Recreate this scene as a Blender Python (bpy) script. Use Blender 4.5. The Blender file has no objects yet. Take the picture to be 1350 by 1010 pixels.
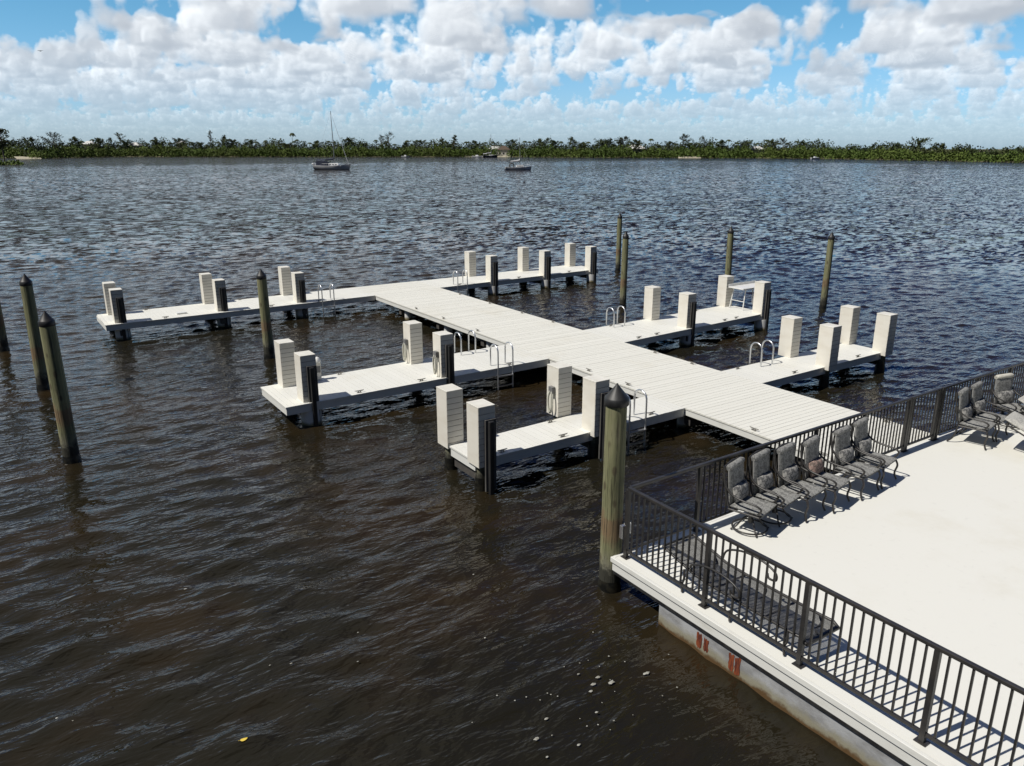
import bpy, bmesh, math, random
import numpy as np
from mathutils import Vector, Matrix, Quaternion

# ------------------------------------------------------------------ camera, sky, sun, exposure
scene = bpy.context.scene
COL = scene.collection
PI = math.pi
R = math.radians
CAM_Z = 6.08                      # metres above the water
YAW, PITCH = R(33.79), R(16.83)
cam = bpy.data.cameras.new('camera')
cam.sensor_width = 36.0
cam.lens = 36.0 * 1023.8 / 1350.0
cam.clip_start, cam.clip_end = 0.1, 20000.0
camo = bpy.data.objects.new('camera', cam)
COL.objects.link(camo)
camo.location = (0, 0, CAM_Z)
camo.rotation_euler = (PI / 2 - PITCH, 0, -YAW)
scene.camera = camo

SUN_EL, SUN_AZ = R(54.5), R(171.0)     # azimuth counted from +x towards +y
SUN = Vector((math.cos(SUN_EL) * math.cos(SUN_AZ), math.cos(SUN_EL) * math.sin(SUN_AZ), math.sin(SUN_EL)))
sl = bpy.data.lights.new('sun', 'SUN')
sl.energy = 4.3
sl.angle = R(0.5)
sl.color = (1.0, 0.955, 0.88)
so = bpy.data.objects.new('sun', sl)
COL.objects.link(so)
so.rotation_euler = SUN.to_track_quat('Z', 'Y').to_euler()

scene.view_settings.view_transform = 'Standard'
scene.view_settings.look = 'None'
scene.view_settings.exposure = 0.0
scene.view_settings.gamma = 1.0
scene.cycles.max_bounces = 6
scene.cycles.diffuse_bounces = 3
scene.cycles.glossy_bounces = 3
scene.cycles.transparent_max_bounces = 8
scene.cycles.caustics_reflective = False
scene.cycles.caustics_refractive = False


class NT:
    """small helper that writes node trees"""
    def __init__(self, tree):
        self.t = tree

    def n(self, kind, **kw):
        nd = self.t.nodes.new(kind)
        for k, v in kw.items():
            if k == 'ins':
                for kk, vv in v.items():
                    s = nd.inputs[kk]
                    if isinstance(vv, bpy.types.NodeSocket):
                        self.t.links.new(vv, s)
                    else:
                        s.default_value = vv
            else:
                setattr(nd, k, v)
        return nd

    def math(self, op, a, b=0.0, c=0.0, clamp=False):
        nd = self.n('ShaderNodeMath', operation=op, use_clamp=clamp)
        for i, v in enumerate((a, b, c)):
            if isinstance(v, bpy.types.NodeSocket):
                self.t.links.new(v, nd.inputs[i])
            else:
                nd.inputs[i].default_value = v
        return nd.outputs[0]

    def vmath(self, op, a, b=(0, 0, 0)):
        nd = self.n('ShaderNodeVectorMath', operation=op)
        for i, v in enumerate((a, b)):
            if isinstance(v, bpy.types.NodeSocket):
                self.t.links.new(v, nd.inputs[i])
            else:
                nd.inputs[i].default_value = v
        return nd.outputs[0]

    def step(self, x, lo, hi, to0=0.0, to1=1.0):
        nd = self.n('ShaderNodeMapRange', interpolation_type='SMOOTHSTEP')
        for k, v in (('Value', x), ('From Min', lo), ('From Max', hi), ('To Min', to0), ('To Max', to1)):
            if isinstance(v, bpy.types.NodeSocket):
                self.t.links.new(v, nd.inputs[k])
            else:
                nd.inputs[k].default_value = v
        return nd.outputs[0]

    def mix(self, f, a, b):
        nd = self.n('ShaderNodeMix', data_type='RGBA')
        for s, v in ((nd.inputs[0], f), (nd.inputs[6], a), (nd.inputs[7], b)):
            if isinstance(v, bpy.types.NodeSocket):
                self.t.links.new(v, s)
            else:
                s.default_value = v if not isinstance(v, tuple) or len(v) == 4 else (*v, 1)
        return nd.outputs[2]

    def noise(self, vec, scale, detail=3, rough=0.5, dist=0.0):
        nd = self.n('ShaderNodeTexNoise')
        if vec is not None:
            self.t.links.new(vec, nd.inputs['Vector'])
        nd.inputs['Scale'].default_value = scale
        nd.inputs['Detail'].default_value = detail
        nd.inputs['Roughness'].default_value = rough
        nd.inputs['Distortion'].default_value = dist
        return nd.outputs['Fac']

    def link(self, a, b):
        self.t.links.new(a, b)


# ---- the sky: Nishita blue with a field of fair weather cumulus in the directions above the horizon
world = bpy.data.worlds.new('World')
scene.world = world
world.use_nodes = True
wt = world.node_tree
wt.nodes.clear()
W = NT(wt)
sky = W.n('ShaderNodeTexSky', sky_type='NISHITA', sun_disc=False)
sky.sun_elevation = SUN_EL
sky.sun_rotation = math.atan2(SUN.x, SUN.y)
sky.air_density, sky.dust_density, sky.ozone_density = 1.0, 0.6, 1.5



GAPS = ((-30, 7.1, 3.4, 1.5, 2.0), (-24.2, 8.4, 2.2, .7, 1.3), (-14.1, 7.4, 2.6, .9, 1.4), (20.3, 6.2, 2.6, 1.9, 1.4), (12.8, 8.9, 5.5, .6, 1.5), (31, 6.0, 2.2, .9, 1.2),
        (4, 4.3, 5, .5, .8), (12, 3.4, 6, .5, .7), (-21, 5.4, 1.5, .6, .7), (-27, 2.8, 6, .45, .5), (26, 18, 21, 6.5, 1.6), (52, 14, 14, 8, 1.2), (22, 13.0, 18, 3.2, 1.5),
        (0, 1.2, 60, 1.6, .45), (-25, 18, 25, 5, .5), (0, 2.6, 90, 1.4, .46))
def make_clouds(yaw, sun, seed=5, naz=2000, nel=500, az_half=58.0, el_max=25.0, thr=0.54, cov_w=1.5):
    """march rays through a field of cumulus; returns premultiplied radiance + opacity, rows from the horizon up"""
    g = np.random.default_rng(seed)

    def spectral(shape, beta, kmin, kmax=1e9):
        w = g.normal(size=shape).astype(np.float32)
        F = np.fft.rfftn(w)
        ks = np.meshgrid(*[np.fft.fftfreq(n) * n for n in shape[:-1]], np.fft.rfftfreq(shape[-1]) * shape[-1], indexing='ij')
        k = np.sqrt(sum(a * a for a in ks))
        amp = np.where((k >= kmin) & (k <= kmax), np.maximum(k, 1) ** -beta, 0)
        r = np.fft.irfftn(F * amp, s=shape, axes=tuple(range(len(shape)))).astype(np.float32)
        return (r / r.std()).astype(np.float32)
    NV, TV = 96, 1900.0
    vol = spectral((NV, NV, NV), 2.05, 2).ravel()
    NC, TC = 1024, 46000.0
    cov = spectral((NC, NC), 1.75, 25, 330).ravel() + 0.35 * spectral((NC, NC), 2.4, 3, 12).ravel()
    cov = (cov / cov.std()).astype(np.float32)
    BASE, TOP = 900.0, 1400.0

    def cover(x, y):
        fx, fy = x * (NC / TC), y * (NC / TC)
        ix, iy = np.floor(fx).astype(np.int32), np.floor(fy).astype(np.int32)
        tx, ty = fx - ix, fy - iy
        i0, i1, j0, j1 = ix % NC, (ix + 1) % NC, (iy % NC) * NC, ((iy + 1) % NC) * NC
        return (cov[j0 + i0] * (1 - tx) + cov[j0 + i1] * tx) * (1 - ty) + (cov[j1 + i0] * (1 - tx) + cov[j1 + i1] * tx) * ty

    def vnoise(x, y, z):
        s = NV / TV
        f = [x * s, y * s, z * s * 1.15]
        i = [np.floor(a).astype(np.int32) for a in f]
        t = [a - b for a, b in zip(f, i)]
        a0, a1 = (i[0] % NV), ((i[0] + 1) % NV)
        b0, b1 = (i[1] % NV) * NV, ((i[1] + 1) % NV) * NV
        c0, c1 = (i[2] % NV) * NV * NV, ((i[2] + 1) % NV) * NV * NV
        tx, ty, tz = t

        def l(c):
            return (vol[c + b0 + a0] * (1 - tx) + vol[c + b0 + a1] * tx) * (1 - ty) + (vol[c + b1 + a0] * (1 - tx) + vol[c + b1 + a1] * tx) * ty
        return l(c0) * (1 - tz) + l(c1) * tz

    def dens(x, y, z, c=None):
        if c is None:
            c = cover(x, y)
        t = np.clip((c - thr) / cov_w, -0.25, 1.0)
        th = np.sign(t) * np.abs(t) ** 0.7 * (TOP - BASE)
        h = z - BASE
        n = vnoise(x, y, z)
        d = (th - h) / 170.0 + n * (0.35 + 0.9 * np.clip(h / 260.0, 0, 1))
        d = np.minimum(d, (h + 18 * n) / 45.0)
        return np.clip(d, 0, 1)

    az = np.radians(np.linspace(-az_half, az_half, naz)).astype(np.float32)
    el = np.radians((np.arange(nel) + 0.5) / nel * el_max).astype(np.float32)
    rgb = np.zeros((nel, naz, 3), np.float32)
    alp = np.zeros((nel, naz), np.float32)
    sx, sy, sz = sun
    for j0 in range(0, nel, 50):
        e = np.repeat(el[j0:j0 + 50], naz)
        a = np.tile(az, len(el[j0:j0 + 50]))
        ca = np.cos(a); sa = np.sin(a)
        dx = math.sin(yaw) * ca + math.cos(yaw) * sa
        dy = math.cos(yaw) * ca - math.sin(yaw) * sa
        te = np.tan(np.maximum(e, math.radians(0.55)))
        d0, d1 = (BASE - 60) / te, (TOP + 150) / te
        nst = 150
        T = np.ones_like(e)
        gap = np.zeros_like(e)
        for ga, ge, ra, re, k in GAPS:
            gap += k * np.exp(-((np.degrees(a) - ga) / ra) ** 2 - ((np.degrees(e) - ge) / re) ** 2)
        L = np.zeros((len(e), 3), np.float32)
        jit = 0.5 + 0.5 * (g.random(len(e)).astype(np.float32) - 0.5)
        for s in range(nst):
            q = (s + jit) / nst
            d = d0 + (d1 - d0) * q
            z = d * te
            x, y = dx * d + 3000.0, dy * d + 9000.0
            c = cover(x, y) - gap
            m = np.nonzero((c > thr - 0.3 * cov_w) & (T > 0.02))[0]
            if len(m) == 0:
                continue
            xm, ym, zm = x[m], y[m], z[m]
            dd = dens(xm, ym, zm, c[m])
            k = np.nonzero(dd > 0.01)[0]
            if len(k) == 0:
                continue
            m, xm, ym, zm, dd = m[k], xm[k], ym[k], zm[k], dd[k]
            st = (d1[m] - d0[m]) / nst / np.cos(e[m])
            tau = np.zeros(len(m), np.float32)
            for ds, wgt in ((45.0, 60.0), (130.0, 110.0), (300.0, 200.0)):
                tau += wgt * dens(xm + sx * ds, ym + sy * ds, zm + sz * ds)
            lit = np.exp(-tau * 0.012) * 0.72 + np.exp(-tau * 0.003) * 0.28
            hf = np.clip((zm - BASE) / 520.0, 0, 1)
            amb = np.stack([0.44 + 0.21 * hf, 0.485 + 0.20 * hf, 0.55 + 0.18 * hf], 1)
            col = amb + (np.array([0.53, 0.525, 0.50]) * lit[:, None])
            al = 1 - np.exp(-dd * st * 0.0085)
            w = T[m] * al
            L[m] += (w[:, None] * col).astype(np.float32)
            T[m] *= (1 - al)
        fade = 1 - 0.9*np.exp(-((np.degrees(e)) / 3.3) ** 1.5)
        # far clouds fade into the pale air
        rgb[j0:j0 + 50] = (L * fade[:, None]).reshape(-1, naz, 3)
        alp[j0:j0 + 50] = ((1 - T) * fade).reshape(-1, naz)
    return rgb, alp


AZH, ELM = 58.0, 25.0
c_rgb, c_a = make_clouds(YAW, SUN, 2, az_half=AZH, el_max=ELM)
NEL, NAZ = c_a.shape
ramp_el = np.clip((ELM - (np.arange(NEL) + .5) / NEL * ELM) / 7.0, 0, 1)[:, None]
ramp_az = np.clip((AZH - np.abs(np.linspace(-AZH, AZH, NAZ))) / 8.0, 0, 1)[None, :]
ed = (ramp_el * ramp_az).astype(np.float32)
px = np.concatenate([c_rgb * ed[..., None], (c_a * ed)[..., None]], -1).astype(np.float32)
cimg = bpy.data.images.new('cumulus_field', NAZ, NEL, alpha=True, float_buffer=True)
cimg.colorspace_settings.name = 'Linear Rec.709'
cimg.alpha_mode = 'PREMUL'
cimg.pixels.foreach_set(px.ravel())
cimg.update()

SKY_STRENGTH = 0.05
dirv = W.n('ShaderNodeTexCoord').outputs['Generated']
dz = W.n('ShaderNodeSeparateXYZ', ins={0: dirv}).outputs['Z']
f_ = W.n('ShaderNodeVectorMath', operation='DOT_PRODUCT', ins={0: dirv, 1: (math.sin(YAW), math.cos(YAW), 0)}).outputs['Value']
r_ = W.n('ShaderNodeVectorMath', operation='DOT_PRODUCT', ins={0: dirv, 1: (math.cos(YAW), -math.sin(YAW), 0)}).outputs['Value']
el_ = W.math('ARCSINE', dz)
az_ = W.math('ARCTAN2', r_, f_)
uu = W.math('MULTIPLY_ADD', az_, 1 / (2 * R(AZH)), 0.5)
vv = W.math('MULTIPLY', el_, 1 / R(ELM))
uv = W.n('ShaderNodeCombineXYZ', ins={0: uu, 1: vv}).outputs[0]
ci = W.n('ShaderNodeTexImage', image=cimg, extension='CLIP', interpolation='Linear', ins={0: uv})
# the clear air: paler at the horizon, deeper blue above
zz = W.math('MAXIMUM', dz, 0.0)
tint = W.mix(W.step(zz, 0.0, 0.16), (1.50, 2.16, 3.30), (1.02, 1.92, 2.40))
tint = W.mix(W.step(zz, 0.165, 0.31), tint, W.mix(W.step(r_, -0.1, 0.45), (0.27, 0.50, 0.98), (0.24, 0.58, 1.55)))
tint = W.mix(W.step(f_, -0.05, 0.62), W.mix(W.step(zz, 0.0, 0.5), (0.30, 0.33, 0.36), (0.26, 0.38, 0.56)), tint)
air = W.n('ShaderNodeMix', data_type='RGBA', blend_type='MULTIPLY', ins={0: 1.0, 6: sky.outputs[0], 7: tint}).outputs[2]
# broken cloud overhead and behind, thinner towards the right
pl = W.n('ShaderNodeCombineXYZ', ins={0: W.math('DIVIDE', W.n('ShaderNodeSeparateXYZ', ins={0: dirv}).outputs['X'], W.math('ADD', zz, 0.25)),
                                      1: W.math('DIVIDE', W.n('ShaderNodeSeparateXYZ', ins={0: dirv}).outputs['Y'], W.math('ADD', zz, 0.25))}).outputs[0]
nz = W.noise(pl, 2.3, 5, 0.55)
nz = W.math('MULTIPLY_ADD', r_, -0.42, nz)
oc = W.math('MULTIPLY', W.math('MULTIPLY', W.step(nz, 0.47, 0.60), W.step(zz, 0.26, 0.42)), W.step(f_, -0.1, 0.35))
oc_col = W.mix(W.step(nz, 0.5, 0.72), (7.6, 7.7, 8.0), (5.2, 5.5, 6.0))
air = W.mix(W.math('MULTIPLY', oc, 0.85), air, oc_col)
cl = W.n('ShaderNodeMix', data_type='RGBA', blend_type='MULTIPLY',
         ins={0: 1.0, 6: ci.outputs['Color'], 7: (1 / SKY_STRENGTH, 1 / SKY_STRENGTH, 1 / SKY_STRENGTH, 1)}).outputs[2]
full = W.mix(ci.outputs['Alpha'], air, cl)
bg = W.n('ShaderNodeBackground', ins={'Color': full, 'Strength': SKY_STRENGTH})
W.link(bg.outputs[0], W.n('ShaderNodeOutputWorld').inputs[0])
world.cycles.sampling_method = 'MANUAL'
world.cycles.sample_map_resolution = 512


# ------------------------------------------------------------------ materials
def mat(name, col=(0.5, 0.5, 0.5), rough=0.6, metal=0.0, spec=None):
    m = bpy.data.materials.new(name)
    m.use_nodes = True
    T = NT(m.node_tree)
    b = m.node_tree.nodes['Principled BSDF']
    b.inputs['Base Color'].default_value = (*col, 1)
    b.inputs['Roughness'].default_value = rough
    b.inputs['Metallic'].default_value = metal
    if spec is not None:
        b.inputs['Specular IOR Level'].default_value = spec
    m.diffuse_color = (*col, 1)
    return m, T, b


def objco(T):
    return T.n('ShaderNodeTexCoord').outputs['Object']


def worldco(T):
    return T.n('ShaderNodeNewGeometry').outputs['Position']


def varied(name, c1, c2, scale, rough=0.6, stretch=(1, 1, 1), detail=4, lo=0.35, hi=0.65, metal=0.0, bump=0.0, wco=False, spec=None):
    m, T, b = mat(name, c1, rough, metal, spec)
    co = worldco(T) if wco else objco(T)
    mp = T.n('ShaderNodeMapping', ins={0: co, 3: stretch}).outputs[0]
    f = T.noise(mp, scale, detail, 0.6)
    c = T.mix(T.step(f, lo, hi), c1, c2)
    T.link(c, b.inputs['Base Color'])
    if bump:
        bp = T.n('ShaderNodeBump', ins={'Height': f, 'Strength': bump, 'Distance': 0.01})
        T.link(bp.outputs[0], b.inputs['Normal'])
    return m


M = {}


def planks_mat(name, c1, c2, axis, width, rough=0.6):
    """painted boards, each a shade apart, with grime"""
    m, T, b = mat(name, c1, rough)
    co = worldco(T)
    s = T.n('ShaderNodeSeparateXYZ', ins={0: co})
    idx = T.math('FLOOR', T.math('DIVIDE', s.outputs[axis], width))
    wn = T.n('ShaderNodeTexWhiteNoise', noise_dimensions='1D', ins={'W': idx})
    big = T.noise(co, 0.55, 5, 0.65)
    fine = T.noise(co, 9.0, 3, 0.6)
    c = T.mix(T.math('MULTIPLY', wn.outputs[0], 0.75), c1, c2)
    c = T.mix(T.step(big, 0.52, 0.75, 0.0, 0.5), c, tuple(x * y for x, y in zip(c1, (0.86, 0.83, 0.76))))
    c = T.mix(T.step(fine, 0.58, 0.8, 0.0, 0.25), c, tuple(x * 0.75 for x in c1))
    T.link(c, b.inputs['Base Color'])
    return m


M['deck_plank'] = planks_mat('cream_deck_boards', (0.765, 0.755, 0.685), (0.72, 0.71, 0.64), 'Y', 0.1425)
M['finger_plank'] = planks_mat('pale_finger_boards', (0.76, 0.755, 0.70), (0.71, 0.705, 0.65), 'X', 0.1425)
M['terrace'] = planks_mat('white_terrace_coating', (0.765, 0.76, 0.705), (0.76, 0.755, 0.70), 'Y', 50.0)
M['fascia'] = varied('white_fascia', (0.74, 0.74, 0.70), (0.62, 0.61, 0.56), 2.2, 0.55, (1, 1, 4), wco=True, lo=0.5, hi=0.8)
M['clad'] = varied('cream_cladding', (0.775, 0.745, 0.665), (0.71, 0.67, 0.58), 1.7, 0.55, (1, 1, 2.5), wco=True, lo=0.4, hi=0.75)
M['cap'] = varied('cream_post_cap', (0.78, 0.76, 0.69), (0.7, 0.675, 0.60), 3.0, 0.5, wco=True)
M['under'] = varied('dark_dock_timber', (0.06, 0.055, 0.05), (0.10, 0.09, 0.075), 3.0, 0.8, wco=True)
M['groove'] = mat('brown_groove', (0.16, 0.13, 0.10), 0.8)[0]
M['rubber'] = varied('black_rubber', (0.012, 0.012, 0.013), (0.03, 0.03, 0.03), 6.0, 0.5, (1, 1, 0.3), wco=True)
M['guide'] = varied('grey_guide_board', (0.075, 0.072, 0.066), (0.12, 0.115, 0.105), 5.0, 0.7, (1, 1, 0.2), wco=True)
M['alu'] = mat('brushed_aluminium', (0.72, 0.73, 0.74), 0.35, 0.9)[0]
M['cleat'] = varied('galvanised_cleat', (0.22, 0.21, 0.19), (0.33, 0.31, 0.27), 30, 0.45, metal=0.6)
M['white'] = varied('white_plastic', (0.78, 0.78, 0.76), (0.7, 0.7, 0.67), 5, 0.4)
M['hose'] = mat('pale_hose', (0.55, 0.54, 0.46), 0.5)[0]
M['dgrey'] = mat('grey_bracket', (0.16, 0.16, 0.16), 0.5)[0]
M['iron'] = varied('dark_painted_metal', (0.026, 0.025, 0.025), (0.04, 0.037, 0.034), 8, 0.42, wco=True)
M['growth'] = varied('wet_black_growth', (0.006, 0.006, 0.005), (0.02, 0.018, 0.012), 12, 0.35, bump=0.6, wco=True)
M['piping'] = mat('dark_cushion_piping', (0.05, 0.05, 0.05), 0.8)[0]


def wood_mat():
    m, T, b = mat('weathered_pile_wood', (0.25, 0.24, 0.15), 0.8)
    co = objco(T)
    grain = T.noise(T.n('ShaderNodeMapping', ins={0: co, 3: (14, 14, 0.7)}).outputs[0], 1.6, 5, 0.65)
    blot = T.noise(T.n('ShaderNodeMapping', ins={0: co, 3: (3, 3, 1.1)}).outputs[0], 1.3, 4, 0.6)
    c = T.mix(T.step(grain, 0.35, 0.68), (0.255, 0.25, 0.135), (0.145, 0.15, 0.075))
    c = T.mix(T.step(blot, 0.5, 0.75, 0, 0.7), c, (0.27, 0.25, 0.17))
    z = T.n('ShaderNodeSeparateXYZ', ins={0: co}).outputs['Z']
    wob = T.math('MULTIPLY_ADD', T.noise(co, 5, 3), 0.5, z)
    red = T.math('MULTIPLY', T.step(wob, 0.95, 1.15), T.step(wob, 1.35, 1.5, 1, 0))
    c = T.mix(T.math('MULTIPLY', red, 0.55), c, (0.22, 0.105, 0.06))
    low = T.step(wob, 0.45, 0.95, 0.8, 0)
    c = T.mix(low, c, (0.22, 0.21, 0.17))
    crack = T.noise(T.n('ShaderNodeMapping', ins={0: co, 3: (26, 26, 0.9)}).outputs[0], 1.0, 4, 0.7)
    c = T.mix(T.step(crack, 0.56, 0.66, 0, 0.75), c, (0.055, 0.05, 0.03))
    knot = T.n('ShaderNodeTexVoronoi', ins={'Vector': T.n('ShaderNodeMapping', ins={0: co, 3: (5, 5, 2.2)}).outputs[0], 'Scale': 1.0}).outputs['Distance']
    c = T.mix(T.step(knot, 0.10, 0.2, 0.7, 0), c, (0.07, 0.05, 0.03))
    wet = T.math('MULTIPLY_ADD', T.noise(co, 11, 4, 0.65), 0.55, z)
    c = T.mix(T.step(wet, 0.55, 0.78, 0.92, 0), c, (0.018, 0.018, 0.012))
    T.link(c, b.inputs['Base Color'])
    grain = T.math('SUBTRACT', grain, T.step(crack, 0.56, 0.66))
    bp = T.n('ShaderNodeBump', ins={'Height': grain, 'Strength': 0.8, 'Distance': 0.012})
    T.link(bp.outputs[0], b.inputs['Normal'])
    return m


M['wood'] = wood_mat()


def sleeve_mat():
    m, T, b = mat('white_pile_sleeve', (0.72, 0.72, 0.69), 0.5)
    co = worldco(T)
    z = T.n('ShaderNodeSeparateXYZ', ins={0: co}).outputs['Z']
    wob = T.math('MULTIPLY_ADD', T.noise(co, 7, 4, 0.6), 0.12, z)
    c = T.mix(T.step(wob, 0.10, 0.2, 1, 0), (0.70, 0.70, 0.68), (0.23, 0.19, 0.10))
    c = T.mix(T.step(wob, 0.07, 0.09, 1, 0), c, (0.03, 0.03, 0.02))
    T.link(c, b.inputs['Base Color'])
    return m


M['sleeve'] = sleeve_mat()


def seawall_mat():
    m, T, b = mat('stained_concrete', (0.5, 0.5, 0.48), 0.8)
    co = worldco(T)
    z = T.n('ShaderNodeSeparateXYZ', ins={0: co}).outputs['Z']
    n1 = T.noise(T.n('ShaderNodeMapping', ins={0: co, 3: (1, 1, 2.2)}).outputs[0], 2.2, 6, 0.65)
    n2 = T.noise(co, 9, 4, 0.6)
    c = T.mix(T.step(n1, 0.35, 0.7), (0.40, 0.41, 0.42), (0.22, 0.22, 0.22))
    wob = T.math('MULTIPLY_ADD', n2, 0.13, T.math('MULTIPLY_ADD', n1, 0.16, z))
    c = T.mix(T.step(wob, 0.24, 0.36, 0.85, 0), c, (0.26, 0.24, 0.16))
    c = T.mix(T.step(wob, 0.17, 0.24, 1, 0), c, (0.10, 0.055, 0.018))
    T.link(c, b.inputs['Base Color'])
    bp = T.n('ShaderNodeBump', ins={'Height': n2, 'Strength': 0.5, 'Distance': 0.01})
    T.link(bp.outputs[0], b.inputs['Normal'])
    return m


M['seawall'] = seawall_mat()
m, T, b = mat('rust_stain', (0.26, 0.04, 0.012), 0.9)
co = worldco(T)
f1 = T.noise(T.n('ShaderNodeMapping', ins={0: co, 3: (1, 22, 4)}).outputs[0], 1.0, 4, 0.65)
T.link(T.mix(T.step(f1, .40, .64), (0.23, 0.052, 0.014), (0.07, 0.013, 0.007)), b.inputs['Base Color'])
M['rust'] = m


def cushion_mat(name, c1, c2, c3):
    m, T, b = mat(name, c1, 0.9)
    co = objco(T)
    f = T.noise(co, 16, 3, 0.6, 1.2)
    v = T.n('ShaderNodeTexVoronoi', ins={'Vector': co, 'Scale': 19.0}).outputs['Distance']
    c = T.mix(T.step(f, 0.46, 0.56), c1, c2)
    c = T.mix(T.step(v, 0.22, 0.3, 0.55, 0), c, c3)
    T.link(c, b.inputs['Base Color'])
    return m


M['cushion'] = cushion_mat('grey_floral_cushion', (0.28, 0.28, 0.265), (0.15, 0.15, 0.145), (0.37, 0.37, 0.35))
M['pillow'] = cushion_mat('mottled_pillow', (0.30, 0.295, 0.28), (0.10, 0.10, 0.10), (0.42, 0.41, 0.38))
M['pillow_pink'] = cushion_mat('faded_rose_pillow', (0.36, 0.25, 0.21), (0.16, 0.12, 0.10), (0.42, 0.36, 0.32))
M['cream_roll'] = cushion_mat('cream_head_roll', (0.62, 0.6, 0.52), (0.52, 0.5, 0.43), (0.66, 0.64, 0.58))
M['stripe_cushion'] = cushion_mat('pale_lounge_cushion', (0.48, 0.47, 0.43), (0.36, 0.355, 0.33), (0.55, 0.54, 0.5))


def sling_mat():
    m, T, b = mat('black_sling_mesh', (0.035, 0.035, 0.036), 0.7)
    w = T.n('ShaderNodeTexChecker', ins={'Vector': objco(T), 'Scale': 160.0})
    T.link(T.math('MULTIPLY_ADD', w.outputs['Fac'], 0.45, 0.55), b.inputs['Alpha'])
    return m


M['sling'] = sling_mat()


# ------------------------------------------------------------------ geometry helpers
class MB:
    def __init__(self):
        self.v, self.f, self.s = [], [], []

    def add(self, vs, fs, smooth=False):
        o = len(self.v)
        self.v += [tuple(p) for p in vs]
        self.f += [tuple(i + o for i in f) for f in fs]
        self.s += [smooth] * len(fs)
        return self

    def box(self, x0, x1, y0, y1, z0, z1, inset=0.0):
        """inset narrows the top of the box"""
        i = inset
        vs = [(x0, y0, z0), (x1, y0, z0), (x1, y1, z0), (x0, y1, z0),
              (x0 + i, y0 + i, z1), (x1 - i, y0 + i, z1), (x1 - i, y1 - i, z1), (x0 + i, y1 - i, z1)]
        return self.add(vs, [(3, 2, 1, 0), (4, 5, 6, 7), (0, 1, 5, 4), (1, 2, 6, 5), (2, 3, 7, 6), (3, 0, 4, 7)])

    def slab(self, quad, z0, z1):
        """prism over a plan quad given counter clockwise"""
        n = len(quad)
        vs = [(*p, z0) for p in quad] + [(*p, z1) for p in quad]
        fs = [tuple(range(n - 1, -1, -1)), tuple(range(n, 2 * n))]
        fs += [(i, (i + 1) % n, n + (i + 1) % n, n + i) for i in range(n)]
        return self.add(vs, fs)

    def tube(self, pts, r, seg=8, caps=True):
        pts = [Vector(p) for p in pts]
        rr = r if isinstance(r, (list, tuple)) else [r] * len(pts)
        vs, fs = [], []
        prev = None
        for i, p in enumerate(pts):
            a = pts[min(i + 1, len(pts) - 1)] - pts[max(i - 1, 0)]
            a.normalize()
            if prev is None:
                ref = Vector((0, 0, 1)) if abs(a.z) < 0.9 else Vector((1, 0, 0))
                u = a.cross(ref).normalized()
            else:
                u = (prev - a * prev.dot(a)).normalized()
            prev = u
            w = a.cross(u)
            for k in range(seg):
                t = 2 * PI * k / seg
                vs.append(p + (u * math.cos(t) + w * math.sin(t)) * rr[i])
        for i in range(len(pts) - 1):
            for k in range(seg):
                k2 = (k + 1) % seg
                fs.append((i * seg + k, i * seg + k2, (i + 1) * seg + k2, (i + 1) * seg + k))
        if caps:
            fs.append(tuple(range(seg - 1, -1, -1)))
            fs.append(tuple(range((len(pts) - 1) * seg, len(pts) * seg)))
        return self.add(vs, fs, True)

    def lathe(self, prof, c=(0, 0), seg=20):
        vs, fs = [], []
        for r, z in prof:
            for k in range(seg):
                t = 2 * PI * k / seg
                vs.append((c[0] + r * math.cos(t), c[1] + r * math.sin(t), z))
        for i in range(len(prof) - 1):
            for k in range(seg):
                k2 = (k + 1) % seg
                fs.append((i * seg + k, i * seg + k2, (i + 1) * seg + k2, (i + 1) * seg + k))
        fs.append(tuple(range(seg - 1, -1, -1)))
        fs.append(tuple(range((len(prof) - 1) * seg, len(prof) * seg)))
        return self.add(vs, fs, True)

    def pillow(self, cx, cy, cz, sx, sy, sz, n=10, rot=None, e=4.0):
        """soft superellipsoid cushion, thin in z; rot = Matrix"""
        vs, fs = [], []
        for side in (1, -1):
            o = len(vs)
            for j in range(n + 1):
                for i in range(n + 1):
                    u, w = -1 + 2 * i / n, -1 + 2 * j / n
                    h = max(0.0, (1 - abs(u) ** e)) ** 0.5 * max(0.0, (1 - abs(w) ** e)) ** 0.5
                    p = Vector((u * sx / 2 * (1 - 0.02 * w * w), w * sy / 2 * (1 - 0.02 * u * u), side * (0.15 + 0.85 * h) * sz / 2))
                    if rot is not None:
                        p = rot @ p
                    vs.append(p + Vector((cx, cy, cz)))
            for j in range(n):
                for i in range(n):
                    a = o + j * (n + 1) + i
                    q = (a, a + 1, a + n + 2, a + n + 1)
                    fs.append(q if side == 1 else q[::-1])
        m = (n + 1) ** 2
        ring = [i for i in range(n)] + [n + j * (n + 1) for j in range(n)] + [n * (n + 1) + n - i for i in range(n)] + [(n - j) * (n + 1) for j in range(n)]
        for k in range(len(ring)):
            a, b = ring[k], ring[(k + 1) % len(ring)]
            fs.append((a, a + m, b + m, b))
        return self.add(vs, fs, True)

    def build(self, name, material, parent=None, bevel=0.0):
        me = bpy.data.meshes.new(name)
        me.from_pydata(self.v, [], self.f)
        me.polygons.foreach_set('use_smooth', self.s)
        me.materials.append(material)
        me.update()
        o = bpy.data.objects.new(name, me)
        COL.objects.link(o)
        if parent is not None:
            o.parent = parent
        if bevel:
            b = o.modifiers.new('soft_edges', 'BEVEL')
            b.width, b.segments, b.limit_method = bevel, 2, 'ANGLE'
        if any(self.s) and not all(self.s):
            pass
        if any(self.s):
            try:
                me.set_sharp_from_angle(angle=R(50))
            except Exception:
                pass
        return o


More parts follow.
